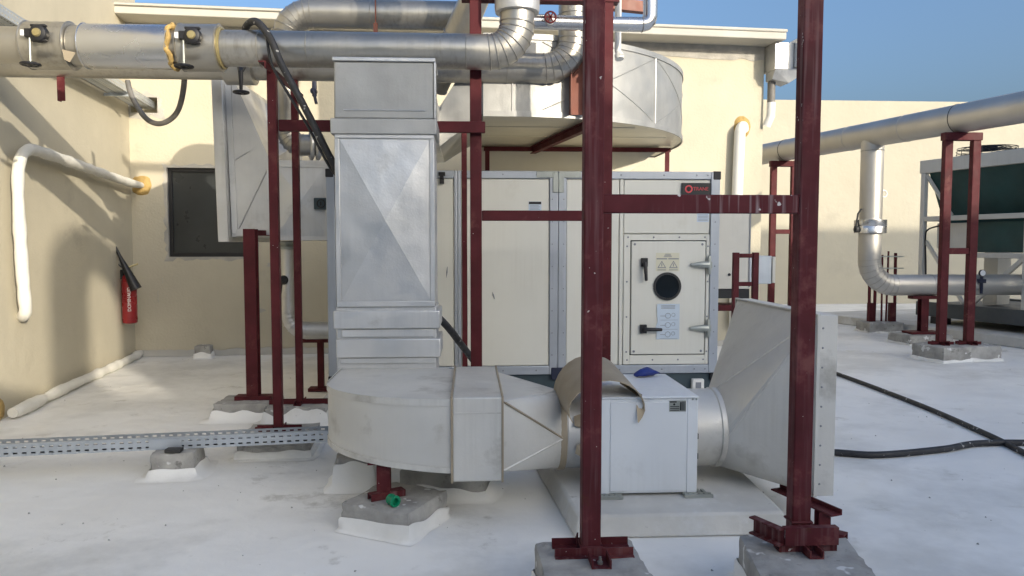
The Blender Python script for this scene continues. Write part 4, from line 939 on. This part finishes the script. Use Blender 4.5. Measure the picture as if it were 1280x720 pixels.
hose('roof_hose', 'short black hose curving out from under the flared hood', [(1.9, 4.75, 0.025), (2.2, 5.05, 0.025), (2.56, 5.03, 0.025), (2.86, 4.95, 0.025), (3.4, 5.06, 0.025), (3.8, 5.2, 0.025), (4.4, 5.15, 0.025), (5.6, 4.9, 0.025)], 0.024, 'rubber')

# ================================================================== LEFT WALL THINGS
ex = LP(0.52, 0.10, 0.50)
fe = thing('fire_extinguisher', 'red fire extinguisher with black horn hung on the tall cream wall', 'fire extinguisher', LP(0.52, 0.10, 0.50))
obj('cylinder', MB().lathe(ex, (0, 0, 1), [(0.0, 0.012), (0.06, 0.0), (0.086, 0.012), (0.088, 0.05), (0.088, 0.52), (0.075, 0.59), (0.045, 0.63), (0.03, 0.66), (0.0, 0.66)], 28), 'red_gloss', fe, sharp=50)
obj('base_ring', MB().ring(ex + V((0, 0, 0.055)), (0, 0, 1), 0.088, 0.004, 28, 6), 'red_gloss', fe)
obj('valve', MB().lathe(ex + V((0, 0, 0.65)), (0, 0, 1), [(0.024, 0), (0.024, 0.05), (0.018, 0.07)], 12).tube([ex + V((-0.05, -0.06, 0.70)), ex + V((0.02, 0.0, 0.715)), ex + V((0.09, 0.06, 0.75))], 0.012, 8), 'brass', fe)
hn0 = ex + V((-0.11, -0.12, 0.99)); hn1 = ex + V((0.13, -0.10, 0.44))
obj('discharge_horn', MB().tube([hn0, hn0.lerp(hn1, 0.25), hn0.lerp(hn1, 0.45), hn1], [0.017, 0.02, 0.035, 0.068], 16), 'black', fe)
obj('hose', MB().tube(smooth_path([hn0, ex + V((-0.17, -0.13, 1.02)), ex + V((-0.16, -0.10, 0.86)), ex + V((-0.06, -0.05, 0.71)), ex + V((0, 0, 0.69))]), 0.008, 8), 'conduit', fe)
obj('wall_bracket', MB().box(-0.09, -0.06, -0.03, 0.03, 0.56, 0.68, Matrix.Translation(ex)), 'gasket', fe)
text_part('DOMINAUD', 0.055, Matrix.Translation(ex + V((0.036, -0.0835, 0.31))) @ Matrix.Rotation(R(20), 4, 'Z') @ FRONT @ Matrix.Rotation(R(90), 4, 'Z'), 'white_print', fe)

wp = thing('wrapped_pipe', 'white wrapped pipe turning down the tall cream wall from the corner', 'pipe', LP(3.0, 0.1, 0.8))
wpath = [LP(0.02, 0.14, 2.27), LP(0.5, 0.13, 2.27), LP(1.2, 0.11, 2.30), LP(2.0, 0.10, 2.33), LP(2.95, 0.10, 2.36), LP(3.18, 0.10, 2.33), LP(3.30, 0.10, 2.24), LP(3.36, 0.10, 2.05), LP(3.36, 0.10, 1.6), LP(3.33, 0.10, 1.1), LP(3.31, 0.10, 0.93), LP(3.27, 0.07, 0.87), LP(3.17, 0.0, 0.84)]
wpp = smooth_path(wpath, 12); rr_ = [0.051 + 0.010 * mnoise.noise(p * 7.0) + (0.012 if i < 60 else 0) * max(0, mnoise.noise(p * 3)) for i, p in enumerate(wpp)]
rr_[:14] = [0.036 + 0.02 * i / 14 for i in range(14)]
obj('wrapping', MB().tube(wpp, rr_, 16), 'wrap', wp, sharp=80)
fo = MB()
def foam_blob(mb, c, u, w_, n_, a, b, seed):
    ring = []
    for i in range(26):
        t = 2 * math.pi * i / 26; k = 1 + 0.22 * mnoise.noise(V((math.cos(t) * 2, math.sin(t) * 2, seed)))
        ring.append(c + u * math.cos(t) * a * k + w_ * math.sin(t) * b * k)
    mb.loft([ring, [p * 0.25 + c * 0.75 + n_ * 0.035 if False else c + (p - c) * 0.75 + n_ * 0.03 for p in ring], [c + (p - c) * 0.1 + n_ * 0.04 for p in ring]])
foam_blob(fo, BP(0.13, -0.001, 2.27), bu, V((0, 0, 1)), -bw, 0.13, 0.13, 1.0)
obj('foam_plug', fo, 'foam', wp, sharp=70)
fp = thing('floor_pipe', 'white coated drain pipe lying along the foot of the tall wall', 'pipe', LP(2, 0.1, 0))
fpp = smooth_path([LP(0.05, 0.07, 0.06), LP(0.4, 0.08, 0.05), LP(1.3, 0.09, 0.05), LP(2.2, 0.09, 0.06), LP(3.0, 0.09, 0.055), LP(3.5, 0.11, 0.06), LP(3.62, 0.10, 0.06)], 14)
obj('coating', MB().tube(fpp, [0.05 + 0.018 * mnoise.noise(p * 5.0) + 0.01 * mnoise.noise(p * 19.0) for p in fpp], 14), 'wrap', fp, sharp=80)
fo = MB(); foam_blob(fo, LP(3.66, 0.0, 0.1), lu, V((0, 0, 1)), ln, 0.09, 0.10, 2.0); obj('foam_plug', fo, 'foam', fp, sharp=70)

# high cable tray on the tall wall, bracket
def holed_strip(mb, p0, du, dv, length, height, pitch, rows, slot_w, slot_h):
    """flat strip with real slots; du along, dv up (unit vectors)"""
    p0, du, dv = V(p0), V(du).normalized(), V(dv).normalized(); n = int(length / pitch); rh = height / rows
    for j in range(rows):
        for i in range(n):
            o = p0 + du * (i * pitch) + dv * (j * rh)
            a = [o, o + du * pitch, o + du * pitch + dv * rh, o + dv * rh]
            mu, mv = (pitch - slot_w) / 2, (rh - slot_h) / 2
            b = [o + du * mu + dv * mv, o + du * (pitch - mu) + dv * mv, o + du * (pitch - mu) + dv * (rh - mv), o + du * mu + dv * (rh - mv)]
            mb.add(a + b, [(0, 1, 5, 4), (1, 2, 6, 5), (2, 3, 7, 6), (3, 0, 4, 7)])
    return mb
ht = thing('cable_tray', 'pale perforated cable tray running high along the tall wall into the plant room', 'cable tray', LP(2, 0.1, 3.3))
hz = 3.30
up_ = V((0, 0, 1))
hb = MB(); holed_strip(hb, LP(-0.2, 0.04, hz), lu, ln, 6.0, 0.24, 0.05, 4, 0.026, 0.014); obj('tray_floor', hb, 'tray', ht, smooth=False)
for n_ in (0.04, 0.28):
    hb = MB(); holed_strip(hb, LP(-0.2, n_, hz), lu, up_, 6.0, 0.09, 0.05, 2, 0.026, 0.012); o2 = obj('tray_side', hb, 'tray', ht, smooth=False)
    md = o2.modifiers.new('solid', 'SOLIDIFY'); md.thickness = 0.0016
for k, rr in ((0.10, 0.018), (0.16, 0.022), (0.21, 0.015)): obj('cable', MB().tube([LP(-0.2, k, hz + 0.02), LP(5.8, k, hz + 0.02)], rr, 8), 'wrap' if k == 0.16 else 'conduit', ht)
for a in (0.9, 3.3, 4.8): obj('tray_bracket', MB().beam(LP(a, 0.0, hz - 0.022), LP(a, 0.30, hz - 0.022), angle(0.04, 0.04)), 'tray', ht)
rb = thing('pipe_bracket', 'paint splashed red angle bracket hanging below the valve pipe', 'bracket', (-3.1, 6.3, 2.9))
obj('arm', MB().beam((-3.32, 6.3, 2.882), (-2.92, 6.3, 2.882), angle(0.05, 0.05)), 'red_worn', rb)
obj('leg', MB().beam((-3.30, 6.3, 2.86), (-3.30, 6.3, 2.66), angle(0.06, 0.05), (0, 1, 0)), 'red_worn', rb)
rb2 = thing('pipe_bracket', 'short red bracket end under the pipe close to the tall wall', 'bracket', (-3.75, 6.3, 2.9))
obj('arm', MB().beam((-3.95, 6.3, 2.882), (-3.66, 6.3, 2.882), angle(0.05, 0.05)), 'red', rb2)

# low cable tray on blocks
T0 = V((-3.35, 4.70, 0.165)); T1 = V((-0.90, 4.99, 0.165)); td = (T1 - T0).normalized(); tl_ = (T1 - T0).length; tn = V((-td.y, td.x, 0))
lt_ = thing('cable_tray', 'low perforated galvanised cable tray resting on small concrete blocks', 'cable tray', T0.lerp(T1, 0.5))
for d_, nm in ((0.0, 'tray_side'), (0.15, 'tray_side')):
    mb = MB(); holed_strip(mb, T0 + tn * d_, td, up_, tl_, 0.075, 0.052, 2, 0.026, 0.011)
    o2 = obj(nm, mb, 'tray', lt_, smooth=False); md = o2.modifiers.new('solid', 'SOLIDIFY'); md.thickness = 0.002
mb = MB(); holed_strip(mb, T0 + V((0, 0, 0.001)), td, tn, tl_, 0.15, 0.052, 3, 0.026, 0.012); obj('tray_floor', mb, 'tray', lt_, smooth=False)
obj('tray_lip', MB().beam(T0 + V((0, 0, 0.078)), T1 + V((0, 0, 0.078)), rect(0.012, 0.006)), 'tray', lt_)
jn = T0.lerp(T1, 0.56) - tn * 0.004
obj('joint_plate', MB().beam(jn + V((0, 0, 0.037)) - td * 0.10, jn + V((0, 0, 0.037)) + td * 0.10, rect(0.004, 0.07)), 'tray', lt_)
for i, d_ in enumerate((0.3, 0.5, 0.72)): obj('cable', MB().tube([T0 + tn * (0.15 * d_) + V((0, 0, 0.016)), T1 + tn * (0.15 * d_) + V((0, 0, 0.016))], 0.011 + 0.003 * (i % 2), 8), 'rubber', lt_)
for d_, lab in ((0.585, 'small concrete block with splashed white base under the middle of the low tray'), (0.02, 'small concrete block under the far left end of the low tray')):
    c = T0.lerp(T1, d_) + tn * 0.06
    block(c.x, c.y, 0.27, 0.3, 0.163, 6, lab, seed=int(d_ * 100) + 11, skirt=0.08, sk_h=0.05)
    if d_ > 0.5:
        tag(obj('tray_clip', MB().box(-0.05, 0.05, -0.03, 0.03, -0.001, 0.022, Matrix.Translation(c + V((0.02, -0.12, 0)))), 'gasket', org=c, bevel=0.003), 'small dark clip under the low tray on its concrete block', 'clip')
wb = T0.lerp(T1, 0.15) + tn * 0.06
block(-3.5, 9.9, 0.2, 0.16, 0.17, 4, 'tiny concrete block standing at the foot of the plant room wall', seed=15, skirt=0.04)

# ================================================================== BACK WALL FITTINGS (right)
rp = thing('wall_pipe', 'white plastic pipe coming out of the plant room wall through yellow foam', 'pipe', BP(8.33, -0.08, 1.0))
wpp = smooth_path([BP(8.46, 0.0, 3.17), BP(8.42, -0.06, 3.20), BP(8.37, -0.10, 3.14), BP(8.36, -0.10, 3.0), BP(8.34, -0.10, 2.2), BP(8.33, -0.10, 0.9), BP(8.33, -0.10, 0.3)], 8)
obj('pipe', MB().tube(wpp, 0.078, 18), 'pvc', rp, sharp=60)
fo = MB(); foam_blob(fo, BP(8.44, -0.002, 3.2), bu, V((0, 0, 1)), -bw, 0.13, 0.16, 5.0); obj('foam_plug', fo, 'foam', rp, sharp=70)
hp = thing('rain_hopper', 'metal rainwater hopper with downpipe on the corner of the plant room roof', 'rain hopper', BP(8.95, -0.2, 3.6))
def obox(mb, u0, u1, w0, w1, z0, z1): wallpiece(mb, u0, u1, w0, w1, z0, z1); return mb
obj('outlet_box', obox(MB(), 9.06, 9.31, -0.46, 0.05, 4.0, 4.40), 'alu_bright', hp, bevel=0.006)
obj('channel', obox(MB(), 8.775, 9.058, -0.30, 0.05, 3.98, 4.355), 'galv', hp, bevel=0.006)
obj('funnel', MB().loft([[BP(8.79, -0.28, 3.978), BP(9.28, -0.4, 3.99), BP(9.28, 0.0, 3.99), BP(8.79, 0.0, 3.978)], [BP(8.79, -0.2, 3.86), BP(9.02, -0.25, 3.80), BP(9.02, 0.0, 3.80), BP(8.79, 0.0, 3.86)]]), 'galv', hp, smooth=False)
obj('downpipe', MB().tube([BP(8.84, -0.08, 3.85), BP(8.84, -0.08, 3.55)], 0.055, 14), 'conduit', hp)
obj('downpipe_end', MB().tube([BP(8.84, -0.08, 3.55), BP(8.84, -0.08, 3.36), BP(8.80, -0.03, 3.22)], 0.06, 14), 'pvc', hp)

# cabinet and bits beyond the unit's right end
cbn = thing('control_cabinet', 'plain grey control cabinet on a red stand beyond the right end of the unit', 'cabinet', (2.75, 7.6, 0.3))
obj('cabinet', MB().box(2.42, 2.945, 7.6, 7.95, 1.03, 1.99), 'chiller_grey', cbn, bevel=0.006)
obj('door_edge', MB().box(2.925, 2.94, 7.592, 7.60, 1.05, 1.975), 'print_grey', cbn)
obj('lock', MB().lathe((2.72, 7.6, 1.18), (0, -1, 0), [(0.016, 0), (0.014, 0.012)], 10), 'black', cbn)
obj('plinth', MB().box(2.44, 2.93, 7.62, 7.93, 0.93, 1.028), 'black', cbn)
for x in (2.5, 2.88): obj('leg', MB().beam((x, 7.7, 0.0), (x, 7.7, 0.928), rect(0.06, 0.06)), 'red', cbn)
obj('shelf', MB().box(2.4, 2.95, 7.58, 7.95, 0.80, 0.86), 'red', cbn)
ls = thing('ladder_stand', 'short red steel ladder shaped stand behind the flared hood', 'steel stand', (2.63, 6.9, 0))
for x in (2.53, 2.72): obj('post', MB().beam((x, 6.9, 0.0), (x, 6.9, 1.42), rect(0.055, 0.05)), 'red', ls, bevel=0.003)
for z in (1.39, 1.12, 0.8): obj('rung', MB().box(2.56, 2.69, 6.885, 6.915, z - 0.02, z + 0.02), 'red', ls)
jbx = thing('junction_box', 'pale grey junction box with cable trunking past the ladder stand', 'junction box', (3.25, 8.0, 1.05))
obj('body', MB().box(3.02, 3.34, 8.0, 8.25, 1.06, 1.37), 'tray', jbx, bevel=0.006)
obj('lid', MB().box(3.345, 3.38, 7.99, 8.26, 1.07, 1.36), 'chiller_grey', jbx, bevel=0.004)
obj('back_post', MB().box(3.05, 3.13, 8.1, 8.18, 0.0, 1.06), 'black', jbx)

# ================================================================== RIGHT SIDE: header pipe, frames, chiller
RD = V((-0.2, 1.0, 0)).normalized()
def RPt(y, z): return V((6.29 - 0.2 * (y - 9.2), y, z))
RR = 0.185; RZ = 2.92 + RR
hpz = lambda y: RZ + 0.012 * (y - 9.2)
hpipe = thing('header_pipe', 'very large silver clad header pipe crossing above the chiller side', 'pipe', RPt(10, RZ))
obj('cladding', MB().tube([RPt(y, hpz(y)) for y in (1.0, 6, 9, 12, 17.9)], RR, 40), 'alu_dull', hpipe)
seams(hpipe, [(RPt(y, hpz(y)), RD) for y in (7.6, 9.25, 12.8)], RR, 'gasket', rr=0.005)
seams(hpipe, [(RPt(y, hpz(y)), RD) for y in (10.1, 11.2)], RR, 'alu_dull', rr=0.005)
def hframe(y, ztop, lab, cross):
    c = RPt(y, 0)
    t = thing('header_support', lab, 'steel frame', (c.x, c.y, 0.2), 'portal supports under the header pipe')
    for d_ in (-0.185, 0.185):
        x = c.x + d_
        obj('post', MB().beam((x, c.y, 0.2), (x, c.y, ztop - 0.1), rect(0.105, 0.08)), 'red', t, bevel=0.005)
        cross_base(t, x, c.y, 0.2, 0.30, 0.26, w=0.08, h=0.04)
    obj('head', MB().box(c.x - 0.25, c.x + 0.25, c.y - 0.05, c.y + 0.05, ztop - 0.1, ztop), 'red', t, bevel=0.004)
    obj('rail', MB().box(c.x - 0.13, c.x + 0.13, c.y - 0.03, c.y + 0.03, cross, cross + 0.08), 'red', t, bevel=0.004)
    return c
c1 = hframe(9.2, 2.92, 'red portal support under the header pipe standing before the chiller', 1.37)
c2 = hframe(12.87, 2.965, 'red portal support under the header pipe by the plant room corner', 1.68)
block(c1.x - 0.19, c1.y - 0.02, 0.46, 0.5, 0.2, 14, 'concrete block under one portal support post before the chiller, next to its twin', seed=21, skirt=0.05, sk_h=0.04)
block(c1.x + 0.28, c1.y + 0.03, 0.44, 0.46, 0.2, 0, 'concrete block under the chiller side post of the portal support', seed=22, skirt=0.05, sk_h=0.04)
block(c2.x, c2.y, 0.9, 0.5, 0.2, 0, 'concrete block under the portal support by the plant room corner', seed=23, skirt=0.05, sk_h=0.04)
# vertical branch
BY = 10.75; bc = RPt(BY, 0)
br = thing('branch_pipe', 'silver clad branch pipe dropping from the header and turning to the chiller', 'pipe', (bc.x, BY, 0.9))
e7 = elbow_pts((bc.x, BY, 0.885), (0, 0, -1), (1, 0, 0), 0.38, 8)
obj('cladding', MB().tube([(bc.x, BY, hpz(BY) - 0.02), (bc.x, BY, 1.5)] + e7 + [(bc.x + 3.2, BY, 0.885)], 0.158, 36), 'alu_dull', br)
seams(br, axes(e7), 0.158, rr=0.004)
seams(br, [((bc.x + 0.95, BY, 0.885), (1, 0, 0)), ((bc.x, BY, 2.88), (0, 0, 1))], 0.158, rr=0.006)
obj('flow_collar', MB().lathe((bc.x, BY, 1.66), (0, 0, 1), [(0.158, 0), (0.225, 0.005), (0.225, 0.1), (0.222, 0.105), (0.225, 0.11), (0.225, 0.2), (0.158, 0.205)], 36), 'alu_bright', br)
obj('air_vent', MB().lathe((bc.x - 0.22, BY - 0.05, 1.72), (-1, 0, 0), [(0.05, 0), (0.05, 0.04), (0.03, 0.05)], 14).tube([(bc.x - 0.25, BY - 0.05, 1.74), (bc.x - 0.22, BY - 0.05, 1.95), (bc.x - 0.17, BY - 0.05, 2.02)], 0.014, 8), 'gasket', br)
obj('pipe_eye', MB().ring((bc.x + 0.19, BY, 2.25), (0, 1, 0), 0.05, 0.012, 18, 6), 'pvc', br)
gx = bc.x + 1.64
g_ = MB().lathe((gx, BY - 0.16, 1.07), (0, -1, 0), [(0.05, 0), (0.05, 0.03)], 18)
gg = obj('gauge_case', g_, 'gasket', br); obj('gauge_face', MB().lathe((gx, BY - 0.191, 1.07), (0, -1, 0), [(0.043, 0), (0.043, 0.002)], 18), 'white_print', gg)
obj('gauge_valve', MB().tube([(gx, BY - 0.17, 0.76), (gx, BY - 0.17, 1.02)], [0.02, 0.022], 10).box(gx - 0.05, gx + 0.05, BY - 0.2, BY - 0.14, 0.92, 0.98), 'navy', br)
bs = thing('pipe_stand', 'red pipe stand with base plate under the chiller branch pipe', 'pipe stand', (6.86, 10.95, 0.15))
sx = bc.x + 0.86
bs.location = (sx, BY, 0.15); ORG[bs.name] = V((sx, BY, 0.15))
obj('post', MB().beam((sx, BY, 0.18), (sx, BY, 0.70), ibeam(0.11, 0.11, 0.012)), 'red', bs)
obj('head', MB().box(sx - 0.2, sx + 0.2, BY - 0.08, BY + 0.08, 0.675, 0.722), 'red', bs)
obj('base_plate', MB().box(sx - 0.24, sx + 0.24, BY - 0.14, BY + 0.14, 0.15, 0.185), 'red', bs)
block(sx - 0.02, BY + 0.02, 0.72, 0.5, 0.15, 6, 'concrete block under the red stand of the chiller branch pipe', seed=24, skirt=0.04, sk_h=0.03)
# cluster of threaded stubs
tb = thing('rebar_cluster', 'cluster of dark red vertical rods bolted to a low block beside the chiller', 'rods', (7.1, 12.2, 0.1))
for k, dx in enumerate((-0.17, -0.08, 0.05, 0.13, 0.28)):
    obj('rod', MB().tube([(6.98 + dx, 12.2, 0.18), (6.975 + dx + (0.015 if k % 2 else -0.01), 12.2, 1.38 - 0.03 * (k % 3))], 0.026 if k in (0, 1, 4) else 0.016, 8), 'red', tb)
for z in (1.08, 1.28): obj('tie', MB().box(6.79, 7.38, 12.17, 12.185, z, z + 0.02), 'zinc', tb)
for dx in (-0.13, 0.24): obj('foot', MB().box(6.92 + dx, 7.0 + dx, 12.16, 12.24, 0.18, 0.5), 'red', tb)
block(7.0, 12.2, 0.6, 0.45, 0.18, 0, 'low concrete block under the cluster of red rods', seed=25, skirt=0.04, sk_h=0.03)

# chiller: local frame
CO = V((7.77, 12.4, 0.15)); cu_ = V((0.27, -0.963, 0)).normalized(); cw = V((0.963, 0.27, 0)).normalized()
CM = Matrix(((cu_.x, cw.x, 0, CO.x), (cu_.y, cw.y, 0, CO.y), (0, 0, 1, CO.z), (0, 0, 0, 1)))
pz = MB().box(-2.0, 7.0, -0.48, 3.2, -0.148, 0.0, CM)
tag(obj('chiller_plinth', pz, 'plinth', org=CO - V((0, 0, 0.15)), bevel=0.012), 'broad pale concrete plinth under the chiller', 'plinth')
chl = thing('chiller', 'large grey framed air cooled chiller with dark green coils on a broad plinth', 'chiller', CO)
CL, CW, CH = 5.5, 2.1, 2.72
def cbox(name, m, u0, u1, w0, w1, z0, z1, bev=0.006): return obj(name, MB().box(u0, u1, w0, w1, z0, z1, CM), m, chl, bevel=bev)
def cbeam(name, m, p0, p1, prof, par=None): return obj(name, MB().beam(CM @ V(p0), CM @ V(p1), prof), m, par or chl)
cbox('base_rail', 'chiller_dark', -0.02, CL, 0.0, 0.1, 0.12, 0.36)
cbox('base_rail', 'chiller_dark', -0.02, CL, CW - 0.1, CW, 0.12, 0.36)
cbox('base_tray', 'chiller_dark', 0.0, CL, 0.11, CW - 0.11, 0.15, 0.33)
for u in (0.4, 2.2, 4.4): cbox('isolator', 'black', u - 0.12, u + 0.12, 0.0, 0.2, 0.0, 0.118)
for u in (0.0, 1.85, 3.7, CL - 0.09):
    for w in (0.0, CW - 0.09): cbox('frame_post', 'chiller_grey', u, u + 0.085, w, w + 0.085, 0.362, CH - 0.16)
for w in (0.0, CW - 0.1):
    cbox('top_rail', 'chiller_grey', -0.03, CL + 0.03, w, w + 0.1, CH - 0.158, CH + 0.06)
    cbox('middle_rail', 'chiller_grey', 0.087, CL, w + 0.002, w + 0.08, 1.74, 1.82)
cbox('end_rail', 'chiller_grey', -0.03, 0.07, 0.101, CW - 0.101, CH - 0.158, CH + 0.06)
cbox('end_rail', 'chiller_grey', 0.0, 0.08, 0.09, CW - 0.09, 1.74, 1.82)
cbox('fan_deck', 'chiller_grey', 0.075, CL, 0.11, CW - 0.11, CH + 0.0, CH + 0.04)
for k, (u0, u1) in enumerate(((0.12, 1.83), (1.95, 3.68), (3.80, CL - 0.1))):
    for s_ in (0, 1):
        wt, wbm = (0.06, 0.42) if s_ == 0 else (CW - 0.06, CW - 0.42)
        mb = MB(); p = [(u0, wt, CH - 0.16), (u1, wt, CH - 0.16), (u1, wbm, 1.70), (u0, wbm, 1.70)]
        mb.loft([[CM @ V(q) for q in p], [CM @ (V(q) + V((0, 0.07 if s_ == 0 else -0.07, -0.02))) for q in p]])
        obj('coil', mb, 'coil', chl)
    mb = MB().box(u0 + (0.9 if k == 0 else 0), u1, 0.10, 0.16, 1.22, 1.70, CM); obj('lower_coil', mb, 'coil', chl)
    cbox('lower_rail', 'chiller_grey', u0 + (0.8 if k == 0 else 0), u1, 0.03, 0.1, 1.13, 1.21)
cbeam('brace', 'chiller_grey', (0.07, 0.05, CH - 0.18), (0.32, 0.36, 1.84), rect(0.07, 0.05))
for u in (0.1, 1.9): cbeam('brace', 'chiller_grey', (u, 0.06, 1.4), (u + 0.75, 0.06, 0.38), rect(0.05, 0.05))
cbeam('brace', 'chiller_grey', (1.85, 0.06, 1.15), (1.0, 0.06, 0.38), rect(0.06, 0.06))
cbx = cbox('control_box', 'chiller_grey', 0.25, 0.9, 0.12, 0.5, 1.28, 1.70)
cbox('compressor_post', 'chiller_grey', 0.75, 1.0, 0.6, 0.9, 0.36, 1.27)
obj('cable', MB().tube(smooth_path([CM @ V(q) for q in ((0.3, 0.12, 1.66), (0.14, 0.05, 1.6), (0.1, 0.04, 1.45), (0.12, 0.05, 0.9), (0.12, 0.05, 0.45))]), 0.014, 8), 'black', chl)
for k in range(4):
    for s_ in (0, 1):
        c = CM @ V((0.75 + 1.35 * k, 0.58 + 0.95 * s_, CH + 0.04))
        f_ = MB().lathe(c, (0, 0, 1), [(0.44, 0), (0.44, 0.05), (0.42, 0.05), (0.42, 0)], 28)
        fo_ = obj('fan_shroud', f_, 'black', chl)
        gd = MB()
        for rr in (0.43, 0.34, 0.25, 0.16, 0.07): gd.ring(c + V((0, 0, 0.17)), (0, 0, 1), rr, 0.006, 24, 4)
        for a in range(8):
            d_ = V((math.cos(a * math.pi / 4), math.sin(a * math.pi / 4), 0)); gd.tube([c + d_ * 0.44 + V((0, 0, 0.03)), c + d_ * 0.43 + V((0, 0, 0.17)), c + V((0, 0, 0.17))], 0.007, 5)
        for zz in (0.07, 0.12): gd.ring(c + V((0, 0, zz)), (0, 0, 1), 0.44, 0.005, 24, 4)
        obj('fan_guard', gd, 'black', fo_)

# grit and crumbs scattered on the roof coating
gm = MB(); rg = random.Random(11)
for k in range(260):
    if k < 170: x, y = rg.uniform(-3.6, 4.8), rg.uniform(2.2, 6.2)
    else: x, y = rg.uniform(-4.0, 7.0), rg.uniform(6.0, 12.0)
    r_ = rg.uniform(0.003, 0.009); a0 = rg.uniform(0, 6)
    gm.add([(x + r_ * math.cos(a0 + t_ * 2.1) * rg.uniform(0.6, 1.3), y + r_ * math.sin(a0 + t_ * 2.1), 0.001) for t_ in range(3)] + [(x, y, r_ * 1.1)], [(0, 1, 3), (1, 2, 3), (2, 0, 3), (0, 2, 1)])
tag(obj('grit', gm, 'concrete', org=(0, 4, 0), smooth=False, kind='stuff'), 'scattered grit and crumbs on the white roof coating', 'grit')
